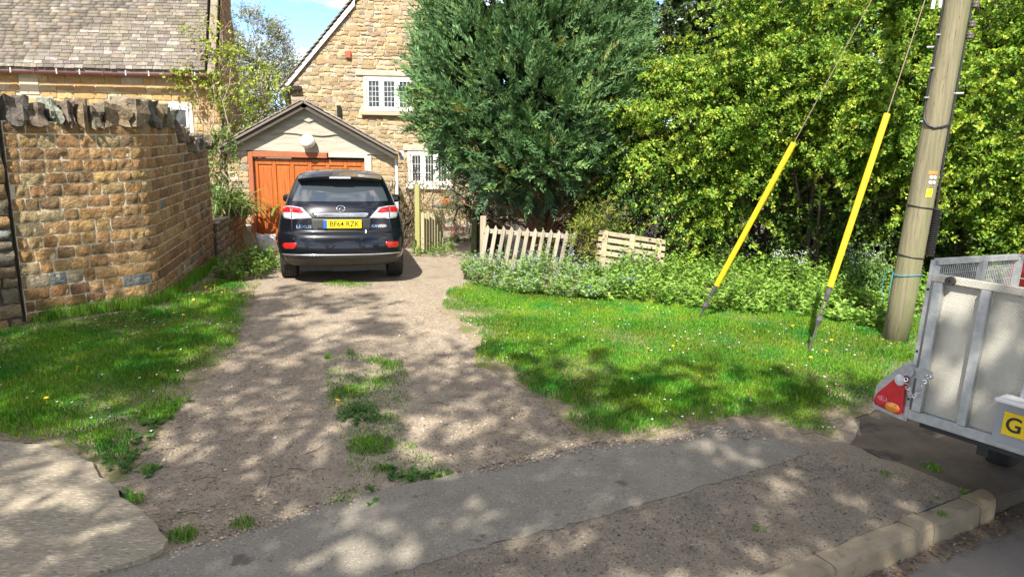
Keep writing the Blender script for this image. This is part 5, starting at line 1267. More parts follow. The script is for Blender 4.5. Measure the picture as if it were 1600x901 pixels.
def tree(name, lab, cat, base, blobs, ntw, per, tl, L, W, seed, cols, group=None, stems=1, stem_r=.12, bark=None, mleaf=None, twigs=True, **kw):
    base = Vector(base); t = thing(name, lab, cat, tuple(base), group); rng = random.Random(seed); bk = bark or m_bark
    V, Fc, Cc, tw = crown_arrays(blobs, ntw, per, tl, L, W, seed, cols, **kw)
    fast('crown', V, Fc, mleaf or m_leaf, t, tuple(base), col=Cc)
    b = MB()
    for i, (c, r_) in enumerate(blobs):
        for s in range(stems):
            a = base + Vector((rng.uniform(-.3, .3) * (stems > 1), rng.uniform(-.2, .2) * (stems > 1), -.1)); e = Vector(c) + Vector((rng.uniform(-.5, .5) * r_[0], rng.uniform(-.5, .5) * r_[1], rng.uniform(-.2, .6) * r_[2]))
            pts = limb(b, a, e, stem_r * rng.uniform(.6, 1), stem_r * .2, rng, .25, 7)
            for q in pts[3:]:
                for _ in range(2):
                    dd = Vector((rng.uniform(-1, 1) * r_[0], rng.uniform(-1, .6) * r_[1], rng.uniform(-.3, .9) * r_[2])) * .7; limb(b, q, q + dd, stem_r * .22, .006, rng, .3, 4, 5)
    b.build('trunk', bk, t, tuple(base), smooth=True)
    if twigs:
        p, td, ln = tw; k = np.random.default_rng(seed).random(len(p)) < min(1, 2600 / max(len(p), 1)); p, td, ln = p[k], td[k], ln[k]; s_ = unit(np.cross(td, [.3, .2, 1.])) * .005
        q = p - td * ln[:, None] * .4; e = p + td * ln[:, None] * .8; Vt = np.stack([q - s_ * 1.5, q + s_ * 1.5, e], 1).reshape(-1, 3)
        fast('twigs', Vt, np.arange(len(Vt)).reshape(-1, 3), bk, t, tuple(base), kind='stuff')
    return t
def bl(px, py, Y, rx, ry, rz_): return (tuple(P(px, py, Y)), (rx, ry, rz_))
HAW = [(4, (.27, .40, .04)), (3, (.19, .34, .04)), (2, (.36, .46, .06)), (1.4, (.11, .21, .03))]
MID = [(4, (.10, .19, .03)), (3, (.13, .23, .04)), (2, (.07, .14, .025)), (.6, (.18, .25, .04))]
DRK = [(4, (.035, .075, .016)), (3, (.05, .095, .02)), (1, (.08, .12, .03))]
IVY = [(4, (.08, .13, .035)), (3, (.12, .175, .06)), (2, (.05, .085, .025))]
CON = [(4, (.10, .20, .068)), (3, (.15, .275, .105)), (2, (.065, .15, .052)), (1.5, (.19, .31, .09)), (.12, (.34, .32, .10))]

# ---------------- big conifer behind the fence
cb = (P(845, 340, 13.0).x, 13.2, T(0, 13.2)); CY = 13.0
con = thing('conifer_tree', 'large dense blue green conifer with upswept sprays behind the picket fence', 'tree', cb)
cbl = [bl(826, 130, CY, 1.85, 1.7, 1.45), bl(835, 10, CY, 1.65, 1.6, 2.0), bl(885, 40, CY + .2, 1.1, 1.4, 2.1), bl(768, 60, CY + .2, .95, 1.3, 2.0), bl(835, 225, CY - .1, 1.4, 1.2, .75), bl(712, 175, CY, .60, .9, .7), bl(925, 150, CY + .3, .7, 1.1, 1.3), bl(850, -190, CY + .3, 1.6, 1.5, 2.0)]
pa = []
V, Fc, Cc, tw = crown_arrays(cbl, 8200, 36, .50, .11, .030, 3, CON, up=.85, shell=(.76, 1.07), spread=.6, gate=-.12, gscale=1.7, flat=.7, sag=.10, wander=.30); pa.append((V, Fc, Cc))
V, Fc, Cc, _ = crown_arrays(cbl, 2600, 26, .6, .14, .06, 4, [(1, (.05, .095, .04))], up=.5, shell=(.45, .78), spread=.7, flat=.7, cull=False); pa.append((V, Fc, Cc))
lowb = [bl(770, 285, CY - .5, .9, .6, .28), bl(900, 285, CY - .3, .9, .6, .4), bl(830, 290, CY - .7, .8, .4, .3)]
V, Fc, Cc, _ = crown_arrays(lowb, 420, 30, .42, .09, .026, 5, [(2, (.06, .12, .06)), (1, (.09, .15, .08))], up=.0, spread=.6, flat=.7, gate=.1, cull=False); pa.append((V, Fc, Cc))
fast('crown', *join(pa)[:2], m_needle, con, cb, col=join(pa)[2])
b = MB(); rg = random.Random(4); cbv = Vector(cb)
limb(b, cbv + Vector((0, 0, -.1)), cbv + Vector((.1, 0, 4.5)), .20, .08, rg, .06, 7, 10); limb(b, cbv + Vector((.12, -.1, 0)), cbv + Vector((.5, -.2, 3.0)), .12, .05, rg, .08, 7, 8); limb(b, cbv + Vector((-.12, .05, 0)), cbv + Vector((-.5, 0, 3.2)), .12, .05, rg, .08, 7, 8)
b.build('trunk', m_bark2, con, cb, smooth=True)
b = MB()
for i in range(34):
    a = cbv + Vector((rg.uniform(-.15, .15), rg.uniform(-.2, .1), rg.uniform(.25, 1.2))); an = rg.uniform(-.2, 3.34) + math.pi; l_ = rg.uniform(1.0, 2.1)
    e = a + Vector((math.cos(an) * l_, math.sin(an) * l_ * .75, l_ * rg.uniform(.35, .95))); pts = limb(b, a, e, .030, .009, rg, .10, 5, 5)
    for q in pts[2:]:
        for _ in range(2): limb(b, q, q + Vector((rg.uniform(-.3, .3), rg.uniform(-.3, .2), rg.uniform(.0, .35))), .008, .003, rg, .2, 2, 4)
b.build('bare_branches', m_bark2, con, cb, smooth=True)

# ---------------- hedge shrubs and trees to the right
gz_ = lambda y: T(0, y)
tree('laurel_shrub', 'mid green glossy leaved shrub directly behind the old pallet', 'shrub', (P(1015, 400, 12.9).x, 12.9, gz_(12.9)), [bl(1030, 330, 12.8, 1.05, .8, 1.0), bl(960, 300, 13.2, .8, .7, .8), bl(1080, 280, 12.9, .75, .7, .8)], 2100, 14, .34, .075, .030, 12, [(3, (.09, .19, .035)), (2, (.13, .25, .05)), (1, (.06, .12, .025))], stems=2, stem_r=.05, mleaf=m_leafg, up=.5, gate=-.1, gscale=1.5)
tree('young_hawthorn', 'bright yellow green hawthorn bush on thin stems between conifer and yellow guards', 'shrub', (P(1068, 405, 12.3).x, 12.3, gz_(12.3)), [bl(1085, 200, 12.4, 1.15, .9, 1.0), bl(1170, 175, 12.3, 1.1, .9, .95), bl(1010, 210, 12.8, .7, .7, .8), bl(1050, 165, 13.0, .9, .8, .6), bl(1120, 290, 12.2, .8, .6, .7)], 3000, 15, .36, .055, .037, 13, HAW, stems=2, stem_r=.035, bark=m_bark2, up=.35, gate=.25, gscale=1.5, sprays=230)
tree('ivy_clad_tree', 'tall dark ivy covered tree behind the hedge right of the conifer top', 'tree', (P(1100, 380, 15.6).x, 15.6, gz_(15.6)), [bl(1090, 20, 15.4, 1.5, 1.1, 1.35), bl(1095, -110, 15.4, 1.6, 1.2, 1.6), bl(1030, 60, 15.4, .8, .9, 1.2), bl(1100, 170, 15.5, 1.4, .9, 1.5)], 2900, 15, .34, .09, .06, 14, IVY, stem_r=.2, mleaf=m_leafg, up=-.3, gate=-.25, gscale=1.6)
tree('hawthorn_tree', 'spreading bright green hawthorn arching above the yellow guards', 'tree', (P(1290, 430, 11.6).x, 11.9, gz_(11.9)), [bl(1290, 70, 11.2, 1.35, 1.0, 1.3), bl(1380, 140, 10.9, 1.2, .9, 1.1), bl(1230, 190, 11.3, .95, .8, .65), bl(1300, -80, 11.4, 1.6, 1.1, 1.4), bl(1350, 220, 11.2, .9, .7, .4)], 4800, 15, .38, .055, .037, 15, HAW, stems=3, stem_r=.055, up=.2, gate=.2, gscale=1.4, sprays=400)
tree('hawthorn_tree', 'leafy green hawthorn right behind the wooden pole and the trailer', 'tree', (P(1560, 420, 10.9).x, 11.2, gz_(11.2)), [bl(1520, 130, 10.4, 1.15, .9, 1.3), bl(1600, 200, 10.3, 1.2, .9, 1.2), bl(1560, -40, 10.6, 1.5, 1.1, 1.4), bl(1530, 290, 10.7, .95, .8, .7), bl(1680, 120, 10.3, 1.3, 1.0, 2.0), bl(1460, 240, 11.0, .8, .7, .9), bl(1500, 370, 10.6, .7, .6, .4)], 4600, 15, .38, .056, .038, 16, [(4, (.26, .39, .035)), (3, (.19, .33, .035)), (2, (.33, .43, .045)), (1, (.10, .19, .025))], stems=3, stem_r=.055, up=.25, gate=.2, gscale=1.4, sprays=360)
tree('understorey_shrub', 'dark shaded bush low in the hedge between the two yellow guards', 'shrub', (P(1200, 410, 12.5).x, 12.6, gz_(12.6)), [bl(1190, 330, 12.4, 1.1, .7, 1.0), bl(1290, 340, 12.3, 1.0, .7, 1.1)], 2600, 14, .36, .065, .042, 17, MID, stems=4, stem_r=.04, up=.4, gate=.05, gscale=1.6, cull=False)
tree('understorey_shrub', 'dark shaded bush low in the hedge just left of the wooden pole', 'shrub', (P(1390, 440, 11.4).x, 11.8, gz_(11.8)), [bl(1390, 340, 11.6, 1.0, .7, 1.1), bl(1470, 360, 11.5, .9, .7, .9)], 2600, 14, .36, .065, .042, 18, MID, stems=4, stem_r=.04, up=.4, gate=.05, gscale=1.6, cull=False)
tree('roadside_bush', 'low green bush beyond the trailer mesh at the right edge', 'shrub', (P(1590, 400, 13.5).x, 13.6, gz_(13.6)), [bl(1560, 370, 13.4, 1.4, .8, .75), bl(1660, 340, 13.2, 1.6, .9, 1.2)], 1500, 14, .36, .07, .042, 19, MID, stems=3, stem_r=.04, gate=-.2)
tree('dark_gap_filler', 'added mass of dark leaves closing the gaps behind the hawthorns', 'tree', (P(1280, 380, 14.6).x, 14.8, gz_(14.8)), [bl(1180, 260, 14.6, 1.6, .6, 1.7), bl(1330, 230, 14.2, 1.7, .6, 2.2), bl(1480, 200, 13.8, 1.7, .6, 2.6), bl(1250, 60, 14.6, 2.0, .6, 2.0), bl(1070, 130, 16.2, 1.6, .5, 1.7), bl(1150, 40, 16.0, 1.5, .5, 1.8), bl(1430, 20, 14.2, 2.0, .6, 2.0), bl(1600, 60, 13.8, 2.0, .6, 2.4), bl(1620, 230, 13.6, 1.8, .6, 1.6)], 5600, 16, .45, .14, .085, 20, DRK, stem_r=.12, shell=(.2, 1.0), gate=-.9, cull=False, twigs=False)  # added leaf backing that blocks light and keeps the hedge gaps dark
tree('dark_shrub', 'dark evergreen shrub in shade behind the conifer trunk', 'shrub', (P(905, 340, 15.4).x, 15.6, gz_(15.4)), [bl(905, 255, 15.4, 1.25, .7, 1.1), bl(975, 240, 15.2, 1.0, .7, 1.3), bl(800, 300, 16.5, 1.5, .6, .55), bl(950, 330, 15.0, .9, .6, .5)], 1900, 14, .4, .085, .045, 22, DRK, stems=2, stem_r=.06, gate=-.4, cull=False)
# bamboo-like yellow shrub between fence and pallet
tree('yellow_shrub', 'yellow green narrow leaved shrub between picket fence and pallet', 'shrub', (P(922, 400, 11.9).x, 11.95, gz_(11.9)), [bl(920, 368, 11.9, .20, .2, .26), bl(940, 345, 12.0, .28, .25, .16), bl(908, 385, 11.7, .16, .2, .18)], 130, 14, .3, .11, .020, 23, [(3, (.22, .26, .035)), (2, (.16, .22, .035)), (1, (.26, .25, .06))], stems=2, stem_r=.015, up=.6, gate=-.9, spread=.8)
# left side plants
tree('blossom_tree', 'pale grey blossoming tree far behind between the two houses', 'tree', (P(402, 330, 27).x, 27, -.4), [bl(398, 110, 27, 1.35, 1.2, 1.9), bl(425, 150, 27, 1.1, 1.0, 1.3), bl(375, 170, 27, 1.0, 1.0, 1.3), bl(395, 60, 27, .8, .8, .9)], 3000, 16, .6, .075, .055, 24, [(4, (.42, .43, .38)), (2, (.30, .34, .24)), (2, (.18, .24, .10))], stem_r=.14, gate=-.15, cull=False, mleaf=m_leaf)
tree('climbing_vine', 'twiggy vine with sparse yellow green leaves in front of the cottage gable', 'vine', (P(345, 350, 15.5).x, 15.5, gz_(15.5)), [bl(345, 120, 15.55, .75, .12, .75), bl(330, 60, 15.6, .6, .12, .4), bl(370, 170, 15.9, .5, .2, .55), bl(300, 130, 15.55, .45, .1, .45), bl(410, 140, 16.5, .55, .3, .5), bl(345, 230, 15.5, .25, .12, .4)], 400, 9, .30, .08, .052, 25, [(4, (.33, .40, .05)), (2, (.24, .33, .04))], stems=2, stem_r=.030, bark=mat('pale_vine_bark', (.36, .29, .21), (.25, .19, .14), scale=8, rough=.9), up=.2, gate=-.6, cull=False, shell=(.3, 1.0))
tree('ivy_bush', 'fresh green leafy climber filling the gap between garden wall and garage', 'shrub', (P(345, 400, 13.6).x, 13.7, gz_(13.7)), [bl(350, 270, 13.8, .26, .25, .75), bl(338, 340, 13.2, .16, .3, .6)], 330, 12, .22, .055, .04, 26, MID, stems=2, stem_r=.015, gate=-.9)
tree('olive_bush', 'grey green olive like bush beside the garden table', 'shrub', (P(755, 360, 17.2).x, 17.3, gz_(17.3)), [bl(745, 300, 17.2, .75, .5, .55), bl(725, 330, 17.4, .45, .4, .4), bl(775, 330, 17.0, .55, .4, .5)], 620, 14, .3, .06, .022, 27, [(3, (.20, .24, .15)), (2, (.27, .30, .20)), (1, (.12, .16, .08))], stems=2, stem_r=.03, gate=-.3)
tree('twiggy_shrub', 'thin yellowish shrub growing above the small mossy gate', 'shrub', (P(672, 372, 15.4).x, 15.6, gz_(15.6)), [bl(675, 312, 15.5, .42, .3, .40), bl(645, 330, 15.6, .3, .3, .6)], 230, 10, .3, .05, .02, 28, [(3, (.24, .26, .06)), (2, (.17, .2, .06)), (1, (.3, .22, .1))], stems=5, stem_r=.012, bark=mat('straw_stem', (.36, .27, .14), rough=.9), gate=-.9)
t = thing('bare_climber', 'bare dark climber stems on the garage corner beside the lower window', 'vine', (P(634, 385, 15.2).x, 15.25, gz_(15.2))); b = MB(); rg = random.Random(31); o_ = Vector((P(634, 385, 15.2).x, 15.25, gz_(15.2)))
for i in range(12):
    q = o_ + Vector((rg.uniform(-.12, .15), 0, -.05))
    for k in range(6):
        e = q + Vector((rg.uniform(-.16, .22), rg.uniform(-.03, .08), rg.uniform(.2, .42))); limb(b, q, e, .022 - .003 * k, .019 - .003 * k, rg, .3, 3, 5)
        limb(b, e, e + Vector((rg.uniform(-.3, .3), .0, rg.uniform(-.1, .2))), .008, .003, rg, .3, 3, 4); q = e
b.build('stems', mat('dark_stem', (.09, .06, .04), rough=.9), t, tuple(o_), smooth=True)

# ---------------- strappy plant on the low wall
def strap_plant(name, lab, base, n, L_, seed, cols, wid=.035):
    rng = np.random.default_rng(seed); V = []; Fc = []; Cc = []; base = np.array(base)
    for i in range(n):
        an = rng.uniform(0, 6.28); l_ = L_ * rng.uniform(.6, 1.2); dr = np.array([math.cos(an), math.sin(an), 0]); el = rng.uniform(.7, 1.4); o = base + np.array([rng.normal(0, .22), rng.normal(0, .14), 0]); sd = np.array([-dr[1], dr[0], 0]); m_ = 7; b0 = len(V); c = tint(cols, 1, rng)[0] * rng.uniform(.8, 1.2); p = o.copy(); e = el
        for k in range(m_):
            t = k / (m_ - 1); w_ = wid * (1 - t ** 2) * .5 + .001; V += [p - sd * w_, p + sd * w_]; Cc += [c, c]; p = p + (dr * math.cos(e) + np.array([0, 0, math.sin(e)])) * l_ / m_; e -= 2.1 / m_ * rng.uniform(.7, 1.5)
        for k in range(m_ - 1): Fc.append((b0 + 2 * k, b0 + 2 * k + 1, b0 + 2 * k + 3, b0 + 2 * k + 2))
    t = thing(name, lab, 'plant', tuple(base)); fast('leaves', V, Fc, m_leaf, t, tuple(base), col=np.array(Cc), smooth=True); MB().lathe([(0, 0), (.12, 0), (.10, .12), (0, .18)], 10).build('crown_base', m_bark, t); return t
q = P(368, 322, 13.9); strap_plant('strappy_plant', 'arching strap leaved plant growing on the low mossy wall', (q.x, 13.7, .48), 150, 1.0, 41, [(3, (.26, .33, .10)), (2, (.17, .25, .05)), (1, (.42, .36, .18))], .05)
q = P(362, 288, 14.2); strap_plant('strappy_plant', 'darker strap leaved plant higher up against the garage wall', (q.x, 14.3, .55), 70, .85, 42, [(3, (.10, .16, .04)), (1, (.22, .2, .08))], .05)
q = G(717, 364); strap_plant('tulip_clump', 'clump of green leaves with red tulips beside the garden path', (q.x, 16.6, T(0, 16.6)), 60, .32, 43, [(3, (.14, .24, .06)), (2, (.1, .2, .05))])
tul = bpy.data.objects['tulip_clump']; rg = random.Random(2)
for k in range(8):
    x_, y_, z_ = rg.uniform(-.28, .2), rg.uniform(-.15, .15), rg.uniform(.24, .32); b = MB(); b.lathe([(.003, -.2), (.003, 0), (.018, .012), (.02, .03), (.012, .045)], 7, (x_, y_, z_)); b.build('tulip_flower', mat('tulip_red', (.55, .05, .03), rough=.5), tul)

# ---------------- ground layer
def plants(poly, dens, hf, per, L, W, seed, cols, m, name, lab, cat, lean=.25, zoff=.02, flower=None, kindname='stuff'):
    rng = np.random.default_rng(seed); xs = [p[0] for p in poly]; ys = [p[1] for p in poly]; ar = (max(xs) - min(xs)) * (max(ys) - min(ys)); n = int(ar * dens)
    X, Y = rng.uniform(min(xs), max(xs), n), rng.uniform(min(ys), max(ys), n); k = inpoly(X, Y, poly); X, Y = X[k], Y[k]
    k = snoise(np.stack([X, Y, X * 0], 1), 1.2, 2) > -.75 - rng.random(len(X)) * .5; X, Y = X[k], Y[k]; n = len(X); h = hf(X, Y, rng) * np.clip(1 + .42 * snoise(np.stack([X, Y, X * 0], 1), 1.7, 7), .35, 1.7)
    ax = unit(np.stack([rng.normal(0, lean, n), rng.normal(0, lean, n) - .1, np.ones(n)], 1)); t = np.linspace(.25, 1, per)[None, :] * np.ones((n, 1)) + rng.uniform(-.06, .06, (n, per))
    base = np.stack([X, Y, Tn(Y) + zoff], 1); pos = base[:, None, :] + ax[:, None, :] * (h[:, None] * t)[..., None]; an = rng.uniform(0, 6.28, (n, per)); el = rng.uniform(-.15, .75, (n, per))
    d = np.stack([np.cos(an) * np.cos(el), np.sin(an) * np.cos(el), np.sin(el)], -1); nn = np.stack([rng.normal(0, .3, (n, per)), rng.normal(-.15, .3, (n, per)), np.ones((n, per))], -1); sz = rng.uniform(.6, 1.25, (n, per)) * (1.15 - .5 * t)
    V, Fc = leaf_arrays(pos.reshape(-1, 3), d.reshape(-1, 3), nn.reshape(-1, 3), (L * sz).ravel(), (W * sz).ravel(), .25); c = np.repeat(tint(cols, n, rng), per, axis=0) * rng.uniform(.75, 1.25, (n * per, 1)); prs = [(V, Fc, np.repeat(c, 4, axis=0))]
    s_ = np.stack([np.full(n, .004), np.zeros(n), np.zeros(n)], 1); Vs = np.stack([base - s_, base + s_, base + ax * h[:, None]], 1).reshape(-1, 3); prs.append((Vs, np.arange(len(Vs)).reshape(-1, 3), np.full((len(Vs), 3), 1.) * np.array([.09, .13, .03])))
    if flower:
        fc, frac, fs, nf = flower; k = rng.random(n) < frac; m2 = k.sum(); pp = (base + ax * (h * 1.03)[:, None])[k][:, None, :] + rng.normal(0, .03, (m2, nf, 3)); dd = unit(rng.normal(0, 1, (m2, nf, 3))); V, Fc = leaf_arrays(pp.reshape(-1, 3), dd.reshape(-1, 3), unit(rng.normal(0, 1, (m2 * nf, 3))), fs, fs * .7); prs.append((V, Fc, np.full((len(V), 3), 1.) * np.array(fc)))
    return tag(fast(name, *join(prs)[:2], m, col=join(prs)[2]), lab, cat, kind=kindname)
def GPy(*pp): return [tuple(G(*p)[:2]) for p in pp]
bed1 = GPy((718, 428), (735, 448), (820, 466), (930, 474), (990, 472), (1000, 440)) + [(2.0, 11.3), (1.2, 11.5), (-.1, 11.4), (-.55, 11.2)]
bed2 = GPy((860, 462), (930, 472), (1040, 482), (1150, 492), (1250, 502), (1330, 512), (1376, 522), (1410, 500)) + [(6.2, 9.0), (6.6, 10.6), (4.9, 12.2), (3.0, 12.4), (1.4, 12.0), (1.0, 10.2)]
edge1 = lambda X, Y, rng: rng.uniform(.16, .30, len(X)) + .22 * np.clip((Y - 9.6) / 1.8, 0, 1) * rng.uniform(.5, 1.2, len(X))
plants(bed1, 95, edge1, 12, .095, .045, 51, [(3, (.21, .34, .08)), (2, (.25, .38, .14)), (2, (.15, .26, .06))], m_leaf, 'bluebell_bed', 'bed of leafy bluebells in front of the picket fence', 'plants', flower=((.34, .38, .56), .22, .024, 8))
edge2 = lambda X, Y, rng: (rng.uniform(.12, .26, len(X)) + .20 * np.clip((Y - 9.3 + .3 * X * .2) / 2.2, 0, 1) * rng.uniform(.4, 1.3, len(X)))
plants(bed2, 105, edge2, 13, .085, .050, 52, [(3, (.24, .40, .055)), (3, (.18, .33, .045)), (1.5, (.29, .44, .09)), (1, (.10, .20, .03))], m_leaf, 'nettle_bed', 'bright green nettles and weeds along the foot of the hedge', 'plants')
bed3 = [(-4.75, 11.9), (-4.55, 10.6), (-4.15, 10.1), (-3.75, 10.5), (-3.85, 11.6), (-4.3, 12.6), (-4.95, 12.9)]
plants(bed3, 120, lambda X, Y, rng: rng.uniform(.12, .38, len(X)), 12, .085, .04, 53, [(3, (.15, .26, .035)), (2, (.10, .2, .03)), (1, (.2, .28, .05))], m_leaf, 'wall_weeds', 'fresh green weeds between the garden wall and the black car', 'plants', flower=((.7, .55, .05), .03, .03, 6))
plants([(-1.95, 13.6), (-1.1, 13.7), (-1.3, 15.2), (-2.1, 14.9)], 70, lambda X, Y, rng: rng.uniform(.08, .3, len(X)), 10, .08, .03, 54, [(3, (.15, .26, .04)), (2, (.1, .2, .03))], m_leaf, 'gate_weeds', 'grassy weeds at the foot of the small mossy gate', 'plants')
# cow parsley
def cow_parsley(x, y, h, seed, lab):
    rng = np.random.default_rng(seed); b0 = np.array([x, y, T(x, y)]); t = thing('cow_parsley', lab, 'plant', tuple(b0), 'cow parsley plants'); b = MB(); prs = []; fl = []
    for i in range(7):
        an = rng.uniform(0, 6.28); e = b0 + np.array([math.cos(an) * .28 * rng.random(), math.sin(an) * .22 * rng.random(), h * rng.uniform(.7, 1.05)]); b.tube([Vector(b0), Vector(b0 * .4 + e * .6) + Vector((0, 0, .05)), Vector(e)], [.008, .006, .003], 5)
        n = 14; pp = e + np.stack([rng.normal(0, .045, n), rng.normal(0, .045, n), rng.normal(0, .012, n)], 1); V, Fc = leaf_arrays(pp, rng.normal(0, 1, (n, 3)), np.tile([0, -.3, 1.], (n, 1)) + rng.normal(0, .2, (n, 3)), .018, .016); fl.append((V, Fc, np.full((len(V), 3), .72)))
        n = 60; tt = rng.uniform(.15, .85, n); pp = b0 + (e - b0) * tt[:, None] + rng.normal(0, .07, (n, 3)); V, Fc = leaf_arrays(pp, unit(rng.normal(0, 1, (n, 3)) + [0, 0, .2]), np.tile([0, -.2, 1.], (n, 1)) + rng.normal(0, .3, (n, 3)), .075, .03); prs.append((V, Fc, np.repeat(np.array([[.11, .2, .04]]) * rng.uniform(.7, 1.3, (n, 1)), 4, axis=0)))
    b.build('stems', mat('green_stem', (.12, .19, .05), rough=.6), t, tuple(b0)); V, Fc, Cc = join(prs); fast('leaves', V, Fc, m_leaf, t, tuple(b0), col=Cc); V, Fc, Cc = join(fl); fast('flowers', V, Fc, m_petal, t, tuple(b0), col=Cc, kind='stuff')
for i, (px, py, h) in enumerate(((1205, 448, .55), (1240, 452, .62), (1345, 470, .7), (1372, 472, .78), (1335, 462, .75))): q = G(px, py); cow_parsley(q.x, q.y, h, 60 + i, 'cow parsley with white flower heads, ' + ['leftmost one between the two yellow guards', 'second from the left between the two yellow guards', 'middle one right of the right yellow guard', 'nearest one left of the wooden pole', 'first one right of the right yellow guard'][i])

# grass
def blades(X, Y, h, w_, rng, cols, zoff=.02, lean=.45):
    n = len(X); an = rng.uniform(0, 6.28, n); le = h * np.abs(rng.normal(0, lean, n)); fx, fy = rng.uniform(0, 6.28, n), None; z = Tn(Y) + zoff
    b = np.stack([X, Y, z], 1); s_ = np.stack([np.cos(fx), np.sin(fx), np.zeros(n)], 1) * (w_ * rng.uniform(.6, 1.3, n) / 2)[:, None]; dx = np.stack([np.cos(an) * le, np.sin(an) * le, np.zeros(n)], 1)
    md = b + dx * .35 + np.stack([0 * X, 0 * X, h * .6], 1); tp_ = b + dx + np.stack([0 * X, 0 * X, h * np.clip(1 - (le / h) * .25, .55, 1)], 1)
    V = np.stack([b - s_, b + s_, md + s_ * .8, md - s_ * .8, tp_], 1).reshape(-1, 3); i = np.arange(n)[:, None] * 5; Fc = np.concatenate([i + [[0, 1, 2]], i + [[0, 2, 3]], i + [[3, 2, 4]]], 1).reshape(-1, 3)
    c = tint(cols, n, rng) * rng.uniform(.7, 1.3, (n, 1)); return V, Fc, np.repeat(c, 5, axis=0)
GR = [(4, (.105, .275, .016)), (3, (.15, .34, .022)), (2, (.07, .20, .014)), (1.0, (.23, .35, .035)), (.25, (.36, .30, .12))]
def scatter(poly, dens, rng, gate=None):
    xs = [p[0] for p in poly]; ys = [p[1] for p in poly]; n = int((max(xs) - min(xs)) * (max(ys) - min(ys)) * dens); X, Y = rng.uniform(min(xs), max(xs), n), rng.uniform(min(ys), max(ys), n); k = inpoly(X, Y, poly); X, Y = X[k], Y[k]
    d = np.hypot(X, Y); k = rng.random(len(X)) < np.clip((5.4 / d) ** 1.2, .35, 1); X, Y = X[k], Y[k]
    if gate: k = gate(X, Y, rng); X, Y = X[k], Y[k]
    return X, Y
rng = np.random.default_rng(71)
def edgefade(poly, wd=.42):
    pts = np.array(dense(poly, .1, 0)); 
    def f(X, Y, rng):
        o = np.full(len(X), 9.)
        for px, py in pts: o = np.minimum(o, np.hypot(X - px, Y - py))
        nz = snoise(np.stack([X, Y, X * 0], 1), 2.2, 1); nz2 = snoise(np.stack([X, Y, X * 0], 1), .8, 5)
        return (o + .14 * nz > wd * rng.random(len(X)) ** 1.3) & (nz2 > -1.9 - rng.random(len(X)) * .6)
    return f
lawnRg = GPy((735, 440), (700, 454), (690, 480), (724, 514), (744, 548), (742, 572), (798, 590), (834, 618), (882, 653), (918, 685), (985, 690), (1060, 674), (1145, 653), (1200, 654), (1250, 674), (1308, 686), (1326, 653), (1400, 628), (1436, 590)) + [(5.2, 7.4), (5.9, 8.6), (4.3, 9.4), (1.2, 9.8), (.2, 10.2)]
lawnLg = GPy((-60, 684), (0, 680), (75, 698), (112, 709), (148, 726), (165, 750), (190, 746), (212, 720), (238, 688), (266, 660), (296, 620), (328, 583), (370, 543), (382, 503), (398, 470), (404, 446)) + [(-4.0, 10.6), (-4.6, 10.8), (-4.2, 8.35), (-5.3, 7.2), (-7, 5.5)]
prs = []
for poly, sd in ((lawnRg, 1), (lawnLg, 2)):
    rng = np.random.default_rng(71 + sd); X, Y = scatter(poly, 11000, rng, edgefade(poly)); hz_ = .036 * (1 + .4 * snoise(np.stack([X, Y, X * 0], 1), 1.4, 3)) * rng.uniform(.6, 1.3, len(X)); hz_ = np.clip(hz_, .015, .10)
    V, Fc, Cc = blades(X, Y, hz_, .0075, rng, GR); nz = snoise(np.stack([V[:, 0], V[:, 1], V[:, 0] * 0], 1), .9, 4); nz3 = snoise(np.stack([V[:, 0], V[:, 1], V[:, 0] * 0], 1), 2.7, 8); Cc = Cc * (1 + .2 * nz)[:, None] * np.stack([1 + .28 * nz3, 1 + .05 * nz3, 1 + 0 * nz3], 1)
    tag(fast('lawn_grass', V, Fc, m_grass, col=Cc), ('short green lawn grass right of the gravel drive', 'short green lawn grass in front of the garden wall')[sd - 1], 'grass', kind='stuff')
# longer tufts: foot of the walls, lawn rims, the middle of the drive
prs = []; rng = np.random.default_rng(75)
def tuft(px, py, rad_, n, h, flat=1.0):
    q = G(px, py); a = rng.uniform(0, 6.28, n); rr = rad_ * np.sqrt(rng.random(n)); X, Y = q.x + rr * np.cos(a), q.y + rr * np.sin(a) * flat; prs.append(blades(X, Y, h * rng.uniform(.5, 1.25, n) * (1.1 - .6 * rr / rad_), .006, rng, GR, zoff=.0, lean=.55))
for px, py, rr, n, h in ((580, 697, .17, 700, .07), (570, 680, .22, 300, .03), (600, 715, .25, 250, .03), (560, 625, .30, 420, .03), (590, 590, .28, 300, .03), (560, 640, .17, 400, .04), (600, 655, .12, 250, .04), (545, 612, .16, 450, .05), (590, 600, .16, 300, .04), (610, 570, .12, 200, .06), (585, 566, .08, 90, .07), (512, 560, .04, 40, .08), (548, 553, .04, 40, .09), (575, 645, .25, 500, .035), (530, 443, .25, 350, .06), (560, 446, .22, 250, .06), (595, 735, .07, 120, .05), (640, 745, .12, 200, .05), (690, 742, .08, 100, .05), (540, 778, .10, 130, .04), (380, 818, .07, 120, .05), (285, 838, .08, 180, .06), (208, 782, .07, 150, .06), (232, 735, .06, 80, .06), (610, 735, .05, 60, .05),
                         (1455, 730, .07, 90, .04), (1385, 742, .05, 50, .03), (1505, 770, .03, 40, .04), (1470, 806, .03, 40, .05), (1460, 778, .03, 30, .03), (1186, 826, .04, 40, .03), (1265, 500, .1, 120, .12), (770, 555, .15, 200, .05), (860, 560, .1, 100, .05)): tuft(px, py, rr, n, h)
